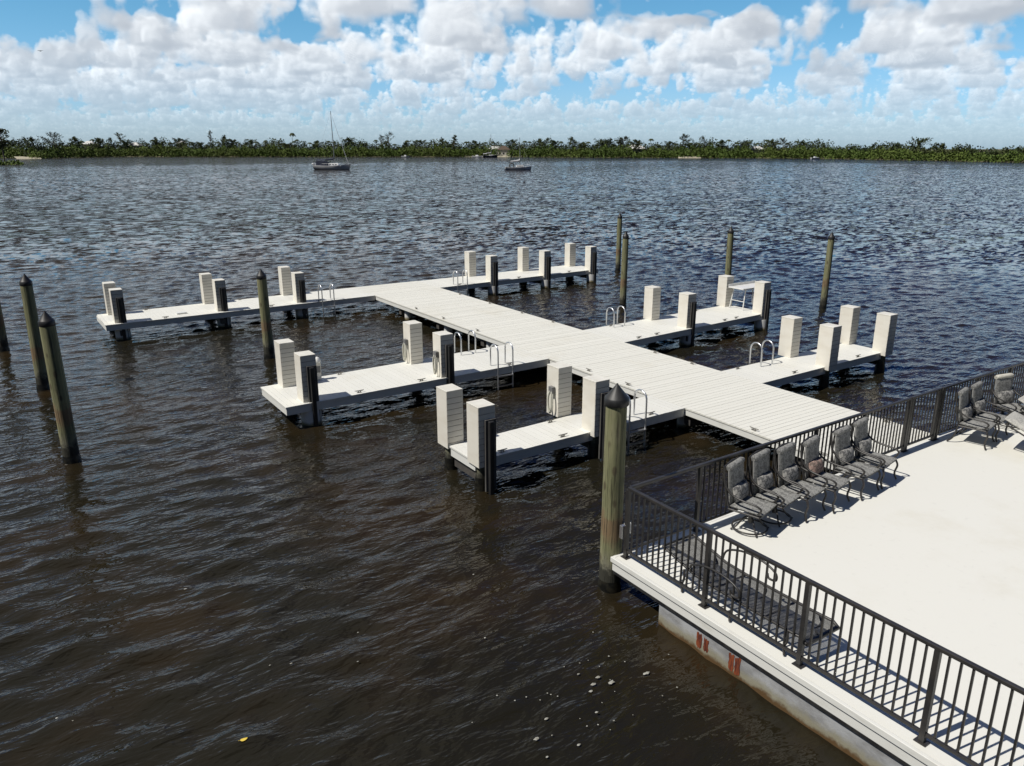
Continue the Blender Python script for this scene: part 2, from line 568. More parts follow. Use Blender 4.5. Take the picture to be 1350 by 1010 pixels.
def tag(o, label, cat, group=None, kind=None):
    if label:
        o['label'] = label
    if cat:
        o['category'] = cat
    if group:
        o['group'] = group
    if kind:
        o['kind'] = kind
    return o


def thing(name, label, cat, loc=(0, 0, 0), rz=0.0, group=None):
    o = bpy.data.objects.new(name, None)
    o.empty_display_size = 0.2
    COL.objects.link(o)
    o.location = loc
    o.rotation_euler = (0, 0, rz)
    return tag(o, label, cat, group)


def copy_tree(o, label=None, parent=None):
    c = o.copy()
    COL.objects.link(c)
    if parent is not None:
        c.parent = parent
        c.matrix_parent_inverse = o.matrix_parent_inverse.copy()
    if label:
        c['label'] = label
    for ch in [x for x in KIDS.get(o.name, [])]:
        copy_tree(ch, None, c)
    return c


KIDS = {}


def note_kids(o):
    """remember a finished thing's parts so that copies need no search"""
    KIDS[o.name] = list(o.children)
    for ch in o.children:
        note_kids(ch)


def spline(pts, n=6):
    """Catmull-Rom through points"""
    P = [Vector(p) for p in pts]
    out = []
    for i in range(len(P) - 1):
        p0, p1, p2, p3 = P[max(i - 1, 0)], P[i], P[i + 1], P[min(i + 2, len(P) - 1)]
        for k in range(n):
            t = k / n
            out.append(0.5 * ((2 * p1) + (p2 - p0) * t + (2 * p0 - 5 * p1 + 4 * p2 - p3) * t * t + (3 * p1 - p0 - 3 * p2 + p3) * t ** 3))
    out.append(P[-1])
    return out


ORD = ['first', 'second', 'third', 'fourth', 'fifth', 'sixth', 'seventh', 'eighth', 'ninth', 'tenth']
rng = random.Random(7)
nrg = np.random.default_rng(11)
DECK = 0.58                                   # top of every dock and of the terrace


# ------------------------------------------------------------------ the water
def graded(lo, hi, a, b, s, grow, cap, lo2, hi2, far):
    """fine from a to b, growing to cap as far as lo2 / hi2, then growing on to lo / hi"""
    def run(x, end, edge, sign):
        out, st = [], s
        while (end - x) * sign > 0:
            st = min(st * grow, cap if (edge - x) * sign > 0 else far)
            x += st * sign
            out.append(x)
        return out
    mid = list(np.arange(a, b, s))
    return np.array(run(mid[0], lo, lo2, -1)[::-1] + mid + run(mid[-1], hi, hi2, 1))


def build_water():
    xs = graded(-3000, 3000, -7.0, 38.0, 0.105, 1.024, 0.62, -110, 300, 60)
    ys = graded(-600, 4000, 3.5, 48.0, 0.092, 1.02, 0.55, -8, 300, 60)
    sx, sy = np.gradient(xs), np.gradient(ys)
    X, Y = np.meshgrid(xs, ys)
    S = np.maximum(*np.meshgrid(sx, sy))
    Z = np.zeros_like(X)
    DX, DY = np.zeros_like(X), np.zeros_like(X)
    patch = 0.5 + 0.5 * np.sin(X * 0.13 + 1.7 * np.sin(Y * 0.071 + 0.6)) * np.sin(Y * 0.19 + 1.3 * np.sin(X * 0.093))
    patch = 0.62 + 0.5 * patch
    calm = 1.0 - 0.5 * np.exp(-(((X - 5.5) / 4.5) ** 2 + ((Y - 5.0) / 3.2) ** 2))
    for i in range(110):
        lam = math.exp(nrg.uniform(math.log(0.30), math.log(3.6)))
        th = PI / 2 - R(9) + nrg.normal(0, R(36)) + (PI if nrg.random() < 0.22 else 0)
        k = 2 * PI / lam
        kx, ky = k * math.cos(th), k * math.sin(th)
        w = math.exp(-((math.log(lam / 0.52)) / 0.75) ** 2)
        a = 0.042 * w / k
        ph = nrg.uniform(0, 2 * PI)
        f = np.exp(-(2.6 * S / lam) ** 2) * (patch if lam < 2.4 else 1.0) * calm
        arg = kx * X + ky * Y + ph
        Z += a * f * np.cos(arg)
        sn = a * 0.85 * f * np.sin(arg)
        DX -= sn * math.cos(th)
        DY -= sn * math.sin(th)
    # rougher open water away from the docks
    dist = np.hypot(X - 12, Y - 12)
    open_ = np.clip((dist - 22) / 45.0, 0, 1)
    g2 = 0.55 + 0.45 * np.sin(X * 0.021 + 2.0 * np.sin(Y * 0.013)) * np.sin(Y * 0.043 + 1.1 * np.sin(X * 0.017 + 1.0))
    for i in range(56):
        lam = math.exp(nrg.uniform(math.log(0.95), math.log(4.2)))
        th = PI / 2 - R(9) + nrg.normal(0, R(40))
        k = 2 * PI / lam
        a = 0.019 / k * (1.0 if lam < 2.6 else .6)
        f = np.exp(-(2.2 * S / lam) ** 2) * open_ * (0.5 + 0.7 * g2)
        arg = k * math.cos(th) * X + k * math.sin(th) * Y + nrg.uniform(0, 2 * PI)
        Z += a * f * np.cos(arg)
    X, Y = X + DX, Y + DY
    ny, nx = X.shape
    co = np.stack([X, Y, Z], -1).reshape(-1, 3).astype(np.float32)
    a = (np.arange(ny - 1)[:, None] * nx + np.arange(nx - 1)[None, :]).reshape(-1)
    q = np.stack([a, a + 1, a + nx + 1, a + nx], -1).astype(np.int32)
    me = bpy.data.meshes.new('water')
    me.vertices.add(len(co))
    me.vertices.foreach_set('co', co.ravel())
    me.loops.add(q.size)
    me.loops.foreach_set('vertex_index', q.ravel())
    me.polygons.add(len(q))
    me.polygons.foreach_set('loop_start', np.arange(0, q.size, 4, dtype=np.int32))
    me.polygons.foreach_set('loop_total', np.full(len(q), 4, dtype=np.int32))
    me.polygons.foreach_set('use_smooth', np.ones(len(q), dtype=bool))
    me.update(calc_edges=True)
    o = bpy.data.objects.new('water', me)
    COL.objects.link(o)
    m, T, b = mat('dark_tannin_water', (0.02, 0.014, 0.006), 0.03)
    b.inputs['IOR'].default_value = 1.333
    P = worldco(T)
    m1 = T.n('ShaderNodeMapping', ins={0: P, 2: (0, 0, R(9)), 3: (1.6, 4.2, 1)}).outputs[0]
    m2 = T.n('ShaderNodeMapping', ins={0: P, 2: (0, 0, R(15)), 3: (4.0, 9.5, 1)}).outputs[0]
    r1 = T.noise(m1, 1.0, 3, 0.55, 0.4)
    r2 = T.noise(m2, 1.0, 2, 0.5, 0.3)
    gust = T.noise(T.n('ShaderNodeMapping', ins={0: P, 2: (0, 0, R(20)), 3: (0.03, 0.06, 1)}).outputs[0], 1.0, 3, 0.55)
    far = T.step(T.n('ShaderNodeVectorMath', operation='LENGTH', ins={0: P}).outputs['Value'], 25.0, 110.0)
    h = T.math('MULTIPLY_ADD', r2, 0.022, T.math('MULTIPLY', r1, 0.062))
    h = T.math('MULTIPLY', h, T.step(gust, 0.35, 0.65, 0.7, 1.15))
    bp = T.n('ShaderNodeBump', ins={'Height': h, 'Strength': 1.0, 'Distance': 1.0})
    # open water: wave slopes straight from noise, at three sizes of chop
    sl_ = None
    for sc_, am in (((1.3, 3.2, 1), 3.0), ((0.30, 0.9, 1), 0.9), ((0.05, 0.2, 1), 0.25)):
        mp = T.n('ShaderNodeMapping', ins={0: P, 2: (0, 0, R(7)), 3: sc_}).outputs[0]
        nd = T.n('ShaderNodeTexNoise', ins={'Vector': mp, 'Scale': 1.0, 'Detail': 2.0})
        v = T.vmath('MULTIPLY', T.vmath('SUBTRACT', nd.outputs['Color'], (0.5, 0.5, 0.5)), (am * 0.75, am * 1.5, 0))
        sl_ = v if sl_ is None else T.vmath('ADD', sl_, v)
    nf = T.vmath('NORMALIZE', T.vmath('ADD', sl_, T.n('ShaderNodeNewGeometry').outputs['Normal']))
    mixn = T.n('ShaderNodeMix', data_type='VECTOR', ins={0: T.step(far, 0.0, 0.45)})
    T.link(bp.outputs[0], mixn.inputs[4])
    T.link(nf, mixn.inputs[5])
    T.link(T.vmath('NORMALIZE', mixn.outputs[1]), b.inputs['Normal'])
    mud = T.noise(P, 0.28, 4, 0.6)
    T.link(T.mix(T.step(mud, 0.42, 0.66), (0.0135, 0.0120, 0.0072), (0.0235, 0.0160, 0.0075)), b.inputs['Base Color'])
    T.link(T.step(far, 0.0, 1.0, 0.03, 0.07), b.inputs['Roughness'])
    me.materials.append(m)
    tag(o, 'dark brown choppy water of the wide lagoon', None, kind='structure')


build_water()


# ------------------------------------------------------------------ the dock
def boards_x(mb, x0, x1, y0, y1, z0, z1, w=0.1425, gap=0.006):
    """boards that run along x, laid side by side in y"""
    y = math.floor(y0 / w) * w
    while y < y1:
        a, b = max(y + gap / 2, y0), min(y + w - gap / 2, y1)
        if b - a > 0.01:
            mb.box(x0, x1, a, b, z0 + rng.uniform(0, 0.002), z1 - rng.uniform(0, 0.0025))
        y += w


def boards_y(mb, quad, z0, z1, w=0.1425, gap=0.005):
    """boards across a finger: quad = near-left, near-right, far-right, far-left"""
    (ax, ay), (bx, by), (cx, cy), (dx, dy) = quad
    x = math.floor(ax / w) * w
    while x < bx:
        a, b = max(x + gap / 2, ax), min(x + w - gap / 2, bx)
        if b - a > 0.01:
            def yn(t):
                return ay + (by - ay) * (t - ax) / (bx - ax)

            def yf(t):
                return dy + (cy - dy) * (t - dx) / (cx - dx)
            mb.slab([(a, yn(a)), (b, yn(b)), (b, yf(b)), (a, yf(a))], z0, z1 - rng.uniform(0, 0.002))
        x += w


WX0, WX1, WY0, WY1 = 12.24, 15.18, 7.31, 30.08     # the main walkway in plan


def pile_mb(x, y, r, z1):
    return MB().lathe([(r, -1.6), (r, z1)], (x, y), 20)


def make_walkway():
    t = thing('walkway', 'broad cream plank walkway running out from the terrace to the far cross pier', 'dock', (0, 0, 0))
    d = MB()
    boards_x(d, WX0, WX1, WY0, WY1, DECK - 0.035, DECK)
    d.build('decking', M['deck_plank'], t)
    for x0, x1 in ((WX0 + 0.015, WX0 + 0.05), (WX1 - 0.05, WX1 - 0.015)):
        MB().box(x0, x1, WY0 + 0.02, WY1 - 0.02, DECK - 0.17, DECK - 0.037).build('edge_board', M['fascia'], t)
    s = MB()
    for x in np.linspace(WX0 + 0.25, WX1 - 0.25, 6):
        s.box(x - 0.04, x + 0.04, WY0 + 0.05, WY1 - 0.05, DECK - 0.25, DECK - 0.037)
    for y in np.arange(WY0 + 1.2, WY1 - 0.5, 2.9):
        s.box(WX0 + 0.1, WX1 - 0.1, y - 0.09, y + 0.09, DECK - 0.42, DECK - 0.252)
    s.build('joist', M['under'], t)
    for y in (8.9, 11.7, 14.6, 19.9, 22.6, 25.6):
        for x in (WX0 + 0.28, WX1 - 0.28):
            pile_mb(x, y, 0.14, DECK - 0.26).build('support_pile', M['sleeve'], t)
    return t


make_walkway()


def make_finger(name, label, quad, ends, piles):
    """quad = plan corners near-left, near-right, far-right, far-left"""
    t = thing(name, label, 'dock')
    d = MB()
    boards_y(d, quad, DECK - 0.035, DECK)
    d.build('decking', M['finger_plank'], t)
    (ax, ay), (bx, by), (cx, cy), (dx, dy) = quad
    i = 0.018
    MB().slab([(ax + i, ay + i), (bx, by + i), (bx, by + i + .04), (ax + i, ay + i + .04)], DECK - 0.20, DECK - 0.037).build('edge_board', M['fascia'], t)
    MB().slab([(dx + i, dy - i - .04), (cx, cy - i - .04), (cx, cy - i), (dx + i, dy - i)], DECK - 0.20, DECK - 0.037).build('edge_board', M['fascia'], t)
    if 'l' in ends:
        MB().slab([(ax + i, ay + .06), (ax + i + .04, ay + .06), (dx + i + .04, dy - .06), (dx + i, dy - .06)], DECK - 0.20, DECK - 0.037).build('end_board', M['fascia'], t)
    if 'r' in ends:
        MB().slab([(bx - i - .04, by + .06), (bx - i, by + .06), (cx - i, cy - .06), (cx - i - .04, cy - .06)], DECK - 0.20, DECK - 0.037).build('end_board', M['fascia'], t)
    s = MB()
    for k in (0.2, 0.5, 0.8):
        ya, yb = ay + (dy - ay) * k, by + (cy - by) * k
        s.slab([(ax + .1, ya - .04), (bx - .1, yb - .04), (bx - .1, yb + .04), (ax + .1, ya + .04)], DECK - 0.25, DECK - 0.037)
    for x in piles:
        k = (x - ax) / (bx - ax)
        s.box(x - .08, x + .08, ay + (by - ay) * k + .05, dy + (cy - dy) * k - .05, DECK - 0.42, DECK - 0.252)
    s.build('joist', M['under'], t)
    return t


FING = {
    'near left pier': ((6.78, 11.36), (12.235, 11.40), (12.235, 12.52), (6.78, 12.30), 'l'),
    'second left pier': ((4.90, 16.33), (12.235, 16.46), (12.235, 18.45), (4.90, 18.20), 'l'),
    'far pier left arm': ((2.74, 27.80), (12.235, 27.88), (12.235, 30.08), (2.70, 29.85), 'l'),
    'far pier right arm': ((15.185, 28.02), (23.95, 28.38), (23.95, 30.25), (15.185, 30.02), 'r'),
    'second right pier': ((15.185, 16.72), (22.25, 17.18), (22.25, 18.98), (15.185, 18.66), 'r'),
    'near right pier': ((15.185, 11.70), (20.62, 11.80), (20.62, 13.06), (15.185, 12.99), 'r'),
}
FL = {'near left pier': 'narrow pale finger pier closest to the terrace on the left of the walkway',
      'second left pier': 'wide pale finger pier left of the walkway, ending in two boxed posts',
      'far pier left arm': 'long left arm of the far cross pier, carrying six boxed posts',
      'far pier right arm': 'right arm of the far cross pier with three pairs of boxed posts',
      'second right pier': 'finger pier right of the walkway that carries the white table',
      'near right pier': 'short finger pier right of the walkway nearest the terrace railing'}

# boxed posts: near-left corner in plan, fender on the camera side, wrapped in a white sleeve or on bare wood
POSTS = [
    ('near left pier', 6.76, 12.33, 0, 'wood', 'outer end, far edge'), ('near left pier', 6.76, 11.18, 1, 'wood', 'outer end, near edge'),
    ('near left pier', 9.51, 12.45, 0, 'wood', 'mid length, far edge'), ('near left pier', 9.52, 11.25, 1, 'wood', 'mid length, near edge'),
    ('second left pier', 5.33, 17.82, 0, 'sleeve', 'outer end, far edge'), ('second left pier', 5.34, 16.42, 1, 'sleeve', 'outer end, near edge'),
    ('second left pier', 8.83, 18.00, 0, 'sleeve', 'mid length, far edge'), ('second left pier', 8.89, 16.45, 1, 'sleeve', 'mid length, near edge'),
    ('far pier left arm', 3.05, 29.50, 0, 'sleeve', 'outer end, far edge'), ('far pier left arm', 3.05, 27.95, 1, 'sleeve', 'outer end, near edge'),
    ('far pier left arm', 6.28, 29.70, 0, 'sleeve', 'mid length, far edge'), ('far pier left arm', 6.34, 28.05, 1, 'sleeve', 'mid length, near edge'),
    ('far pier left arm', 9.24, 29.80, 0, 'sleeve', 'innermost, far edge'), ('far pier left arm', 9.19, 28.08, 1, 'sleeve', 'innermost, near edge'),
    ('far pier right arm', 17.65, 29.79, 0, 'sleeve', 'innermost, far edge'), ('far pier right arm', 17.71, 28.10, 1, 'sleeve', 'innermost, near edge'),
    ('far pier right arm', 20.50, 29.75, 0, 'sleeve', 'mid length, far edge'), ('far pier right arm', 20.60, 28.18, 1, 'sleeve', 'mid length, near edge'),
    ('far pier right arm', 23.27, 29.75, 0, 'sleeve', 'outer end, far edge'), ('far pier right arm', 23.32, 28.24, 1, 'sleeve', 'outer end, near edge'),
    ('second right pier', 17.98, 18.50, 0, 'sleeve', 'inner, far edge'), ('second right pier', 18.06, 17.00, 1, 'sleeve', 'inner, near edge'),
    ('second right pier', 21.80, 18.72, 0, 'sleeve', 'outer end, far edge'), ('second right pier', 21.84, 17.12, 1, 'sleeve', 'outer end, near edge'),
    ('near right pier', 17.76, 12.84, 0, 'wood', 'inner, far edge'), ('near right pier', 17.73, 11.62, 0, 'wood', 'inner, near edge'),
    ('near right pier', 20.42, 12.83, 0, 'wood', 'outer end, far edge'), ('near right pier', 20.35, 11.65, 0, 'wood', 'outer end, near edge'),
]
for k, q in FING.items():
    xs_ = sorted({round(p[1] + 0.18, 2) for p in POSTS if p[0] == k and 'far' in p[5]})
    make_finger('finger_pier', FL[k], q[:4], q[4], xs_)['group'] = 'pale finger piers off the walkway'

PW, PD, PH = 0.36, 0.42, 1.09
for k, (pier, x, y, fend, base, where) in enumerate(POSTS):
    lab = 'cream boxed post with black fender on the %s, %s' % (pier, where) if fend else 'cream boxed post on the %s, %s' % (pier, where)
    t = thing('boxed_post', lab, 'dock post', (x + PW / 2, y + PD / 2, 0), 0, 'cream boxed posts on the piers')
    c = MB()
    n = 10
    z0, z1 = DECK - 0.0, DECK + PH - 0.03
    near = 'near edge' in where
    if near or pier == 'near left pier' and 'outer' in where:
        z0 = DECK - 0.075
    hb = (z1 - z0) / n
    for i in range(n):
        c.box(-PW / 2 + .004, PW / 2 - .004, -PD / 2 + .004, PD / 2 - .004, z0 + i * hb, z0 + (i + 1) * hb - (0.011 if i < n - 1 else 0.004), 0.003)
    for sx in (-1, 1):
        xa = sx * (PW / 2 - .0005)
        c.box(min(xa, xa - sx * .006), max(xa, xa - sx * .006), -PD / 2 + .012, PD / 2 - .012, z0 + .002, z1 - .006)
    c.build('cladding', M['clad'], t)
    MB().box(-PW / 2 + .016, PW / 2 - .016, -PD / 2 + .016, PD / 2 - .016, z0 + .01, z1 - 0.012).build('core', M['groove'], t)
    MB().box(-PW / 2 + .001, PW / 2 - .001, -PD / 2 + .001, PD / 2 - .001, z1 - 0.003, z1 + 0.03).build('cap', M['cap'], t, 0.006)
    if base == 'sleeve':
        if near:
            MB().lathe([(.235, -1.5), (.235, DECK - .205)], (0.03, -0.055), 24).build('pile_sleeve', M['sleeve'], t)
        else:
            MB().lathe([(.2, -1.5), (.2, DECK - .43)], (0, 0.0), 24).build('pile_sleeve', M['sleeve'], t)
    else:
        MB().lathe([(.115, .22), (.11, DECK - .08)], (0, 0), 16).build('pile', M['wood'], t)
        MB().lathe([(.13, -1.5), (.135, .1), (.12, .24)], (0, 0), 16).build('waterline_growth', M['growth'], t)
    if fend:
        yb = -PD / 2
        g = MB().box(-.06, .17, yb - .045, yb - .002, .02, DECK + PH - .25)
        g.build('guide_board', M['guide'], t, 0.006)
        f = MB().box(-.015, .085, yb - .12, yb - .047, -0.4, DECK + PH - .27)
        f.build('fender', M['rubber'], t, 0.015)


# ---- cleats along the edges
def make_cleat():
    t = thing('mooring_cleat', 'x', 'cleat', group='mooring cleats along the dock edges')
    b = MB().box(-.07, .07, -.028, .028, 0, .012)
    b.tube([(-.035, 0, .01), (-.03, 0, .055)], .016, 8).tube([(.035, 0, .01), (.03, 0, .055)], .016, 8)
    b.tube([(-.145, 0, .068), (-.1, 0, .06), (0, 0, .056), (.1, 0, .06), (.145, 0, .068)], [.009, .015, .018, .015, .009], 8)
    o = b.build('mooring_cleat', M['cleat'])
    bpy.data.objects.remove(t)
    return tag(o, 'x', 'cleat', 'mooring cleats along the dock edges')


cleat0 = make_cleat()
used = [False]


def put_cleat(x, y, rz, label):
    o = cleat0 if not used[0] else cleat0.copy()
    if used[0]:
        COL.objects.link(o)
    used[0] = True
    o.location = (x, y, DECK + 0.001)
    o.rotation_euler = (0, 0, rz)
    o.scale = (.78, .78, .78)
    o['label'] = label


CLE = {'near left pier': ((7.45, 8.9, 11.3), (7.35, 9.2)), 'second left pier': ((6.7, 8.35, 11.0), (6.9, 9.9)),
       'far pier left arm': ((4.6, 8.2, 10.0), (4.3, 7.6)), 'far pier right arm': ((16.2, 19.3, 22.2), (19.2, 22.0)),
       'second right pier': ((15.9, 16.7, 20.0, 20.6), (16.3, 20.4)), 'near right pier': ((16.6, 19.4), (15.7, 19.9))}
for k, (near, far) in CLE.items():
    (ax, ay), (bx, by), (cx, cy), (dx, dy), e = FING[k]
    src = 'outer end' if e == 'l' else 'walkway'
    for i, x in enumerate(near):
        put_cleat(x, ay + (by - ay) * (x - ax) / (bx - ax) + .1, 0, '%s cleat from the %s, near edge of the %s' % (ORD[i], src, k))
    for i, x in enumerate(far):
        put_cleat(x, dy + (cy - dy) * (x - dx) / (cx - dx) - .1, 0, '%s cleat from the %s, far edge of the %s' % (ORD[i], src, k))
for i, y in enumerate((8.0, 9.6, 13.4, 14.9, 20.4, 22.6, 24.6)):
    put_cleat(WX0 + .11, y, PI / 2, "%s cleat from the terrace on the walkway's left edge" % ORD[i])
for i, y in enumerate((8.4, 13.9, 15.3, 20.1, 21.9, 24.0, 26.2)):
    put_cleat(WX1 - .11, y, PI / 2, "%s cleat from the terrace on the walkway's right edge" % ORD[i])


# ---- swim ladders: two hoops, legs down into the water, rungs
def make_ladder():
    t = thing('swim_ladder', 'x', 'ladder', group='aluminium swim ladders on the dock edges')
    for s in (-1, 1):
        h = [(s * .23, .30, 0)] + [(s * .23, .30, .42)]
        for k in range(1, 12):
            a = PI * k / 12
            h.append((s * .23, .115 + .185 * math.cos(a), .42 + .185 * math.sin(a)))
        h += [(s * .23, -.07, .42), (s * .23, -.07, -.3), (s * .23, -.07, -1.0)]
        MB().tube(h, .021, 10).build('hoop', M['alu'], t)
    for z in (-.22, -.48, -.74):
        MB().box(-.23, .23, -.105, -.035, z - .012, z + .012).build('rung', M['alu'], t)
    note_kids(t)
    return t


lad0 = make_ladder()
LAD = [(10.3, 27.87, 0, 'aluminium swim ladder on the near edge of the far pier left arm'),
       (16.25, 28.07, 0, 'aluminium swim ladder on the near edge of the far pier right arm'),
       (16.48, 18.72, PI, 'aluminium swim ladder with pale hoops on the far edge of the second right pier'),
       (16.60, 13.01, PI, 'aluminium swim ladder with pale hoops on the far edge of the near right pier'),
       (10.65, 18.40, PI, 'aluminium swim ladder behind the second left pier, on its far edge'),
       (10.75, 16.44, 0, 'aluminium swim ladder on the near edge of the second left pier'),
       (10.75, 11.39, 0, 'aluminium swim ladder behind the thick timber pile, on the near left pier')]
for i, (x, y, rz, lab) in enumerate(LAD):
    o = lad0 if i == 0 else copy_tree(lad0)
    o.location, o.rotation_euler = (x, y, DECK), (0, 0, rz)
    o['label'] = lab


# ---- hoses hung on the post sides
def make_hose():
    t = thing('hose_hanger', 'x', 'hose', group='pale hoses hung on boxed posts')
    MB().box(-.085, -.002, -.07, .07, .50, .66).build('hanger_box', M['dgrey'], t, 0.01)
    pts = [(-.06, -.05, .54), (-.085, -.08, .40), (-.08, -.075, .2), (-.085, 0.0, .08), (-.08, .06, .22), (-.085, .055, .42), (-.06, .03, .54)]
    MB().tube(spline(pts, 6), .017, 8).tube(spline([(p[0] - .02, p[1] * .8, p[2] + .02) for p in pts], 6), .017, 8).build('hose', M['hose'], t)
    note_kids(t)
    return t


hose0 = make_hose()
HO = [(9.505, 12.62, 'pale hose looped on the far mid post of the near left pier'), (8.825, 18.2, 'pale hose looped on the far mid post of the second left pier'),
      (8.885, 16.62, 'pale hose looped on the near mid post of the second left pier')]
for i, (x, y, lab) in enumerate(HO):
    o = hose0 if i == 0 else copy_tree(hose0)
    o.location = (x, y, DECK)
    o['label'] = lab

# ---- small fittings on the piers
t = thing('dock_pedestal', 'slim white-capped service pedestal on the second left pier', 'pedestal', (6.28, 18.02, DECK))
MB().box(-.065, .065, -.065, .065, 0, .44).build('column', M['cap'], t, 0.01)
MB().lathe([(.075, .441), (.085, .45), (.085, .5), (.06, .56), (.02, .585)], (0, 0), 16).build('lamp_cap', M['white'], t)
MB().box(-.045, .045, -.075, -.066, .2, .36).build('socket_panel', M['dgrey'], t, 0.003)

t = thing('cleaning_table', 'white fish cleaning table with thin splayed legs between two boxed posts', 'table', (22.42, 18.22, DECK), 0)
MB().box(-.72, .72, -.34, .34, .74, .785).build('tabletop', M['white'], t, 0.008)
MB().box(-.72, .72, .31, .33, .787, .87).build('splash_board', M['white'], t, 0.006)
for sx in (-1, 1):
    for sy in (-1, 1):
        MB().tube([(sx * .5, sy * .26, .74), (sx * .62, sy * .3, 0)], .02, 8).build('leg', M['white'], t)
    MB().tube([(sx * .57, -.28, .3), (sx * .57, .28, .3)], .013, 8).build('brace', M['white'], t)

t = tag(MB().box(-.16, .16, -.11, .11, 0, .05).build('junction_box', M['white']), 'low white box lying on the near edge of the far pier left arm', 'box')
t.location = (5.2, 28.4, DECK + .001)


# ------------------------------------------------------------------ free standing mooring piles
PILES = [
    (0.62, 23.18, 3.04, .150, 'timber mooring pile at the left, behind and taller in the frame than its neighbour'),
    (0.72, 17.14, 3.10, .150, 'timber mooring pile at the left, the nearer of the leaning looking pair'),
    (-0.12, 28.55, 3.0, .150, 'timber mooring pile cut by the left edge of the photo'),
    (6.55, 23.0, 2.70, .150, 'timber mooring pile standing behind the outer posts of the second left pier'),
    (6.70, 7.47, 3.07, .153, 'thick greenish timber pile at the terrace corner, black cone cap'),
    (20.72, 23.0, 3.0, .128, 'timber mooring pile between the far pier and second right pier, front of two'),
    (26.95, 30.4, 2.95, .128, 'slim dark timber pile beyond the right end of the far pier'),
    (24.9, 21.35, 3.1, .128, 'timber mooring pile behind the white cleaning table'),
    (27.1, 18.35, 3.0, .128, 'timber mooring pile standing alone in open water at the right'),
]
for x, y, h, r, lab in PILES:
    t = thing('mooring_pile', lab, 'pile', (x, y, 0), 0, 'timber mooring piles')
    t.rotation_euler = (R(rng.uniform(-.7, .7)), R(rng.uniform(-.6, .6)), rng.uniform(0, 6))
    prof = [(r * 1.03, .12)]
    for k in range(1, 9):
        z = .16 + (h - .28 - .16) * k / 8
        prof.append((r * (1.03 - .1 * k / 8) * (1 + rng.uniform(-.012, .012)), z))
    MB().lathe(prof, (0, 0), 22).build('pile', M['wood'], t)
    MB().lathe([(r * 1.12, -1.6), (r * 1.14, 0.05), (r * 1.08, .09), (r * 1.03, .14)], (0, 0), 22).build('waterline_growth', M['growth'], t)
    rc = r * (1.0 if y < 8 else .88)
    MB().lathe([(rc * 1.04, h - .30), (rc * 1.1, h - .29), (rc * 1.1, h - .2), (rc * 1.0, h - .185), (rc * .12, h - .02), (.01, h)], (0, 0), 22).build('cone_cap', M['rubber'], t)
    if (x, y) == (6.70, 7.47):
        pass

# ------------------------------------------------------------------ terrace, sea wall, railings
DX0, DY1 = 6.60, 7.30                     # terrace corner in plan
TX1, TY0 = 26.0, -4.0
t = thing('terrace', 'large bright white sun terrace behind the dark railing', 'terrace')
MB().box(DX0 + .02, TX1, TY0, DY1 - .02, DECK - .10, DECK - .004).build('slab', M['terrace'], t)
MB().box(DX0 - .03, DX0 + .018, TY0, DY1 + .03, DECK - .075, DECK).build('edge_trim', M['fascia'], t, 0.006)
MB().box(DX0 + .0205, TX1, DY1 - .0195, DY1 + .03, DECK - .075, DECK).build('edge_trim', M['fascia'], t, 0.006)
MB().box(DX0 - .008, DX0 + .018, TY0, DY1 + .008, DECK - .205, DECK - .078).build('edge_board', M['fascia'], t, 0.004)
MB().box(DX0 + .0205, TX1, DY1 - .018, DY1 + .008, DECK - .205, DECK - .078).build('edge_board', M['fascia'], t, 0.004)
MB().box(DX0 - .012, DX0 + .03, TY0, DY1 - .02, DECK - .245, DECK - .207).build('shadow_strip', M['rubber'], t)  # black strip painted as the shadow line under the edge board
u = MB()
for x in np.arange(DX0 + .4, TX1, .6):
    u.box(x - .04, x + .04, 6.4, DY1 - .03, DECK - .27, DECK - .101)
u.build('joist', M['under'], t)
for x in (9.6, 12.6, 15.6, 18.6):
    pile_mb(x, 7.0, .15, DECK - .28).build('support_pile', M['wood'], t)

t = thing('seawall', 'stained concrete sea wall under the terrace edge with rusty patches', 'wall')
MB().box(DX0 + .015, TX1, TY0, 6.38, -1.6, DECK - .247).build('wall', M['seawall'], t)
MB().box(DX0 + .06, TX1, TY0, 6.36, DECK - .246, DECK - .102).build('shadow_gap', M['rubber'], t)  # solid black block painted as the shaded recess above the wall


def rust_patch(y, w, h):
    mb = MB()
    c = []
    for k in range(26):
        a = 2 * PI * k / 26
        e = 1 / max(abs(math.cos(a)), abs(math.sin(a))) * (1 + rng.uniform(-.22, .06))
        c.append((DX0 + .0115, y + w / 2 * math.cos(a) * e, .17 + h / 2 * math.sin(a) * e))
    mb.add(c, [tuple(range(len(c)))])
    return mb


for y, w, h in ((5.66, .095, .22), (5.55, .085, .19), (5.15, .085, .24), (5.055, .09, .26)):
    rust_patch(y, w, h).build('rust_patch', M['rust'], t)


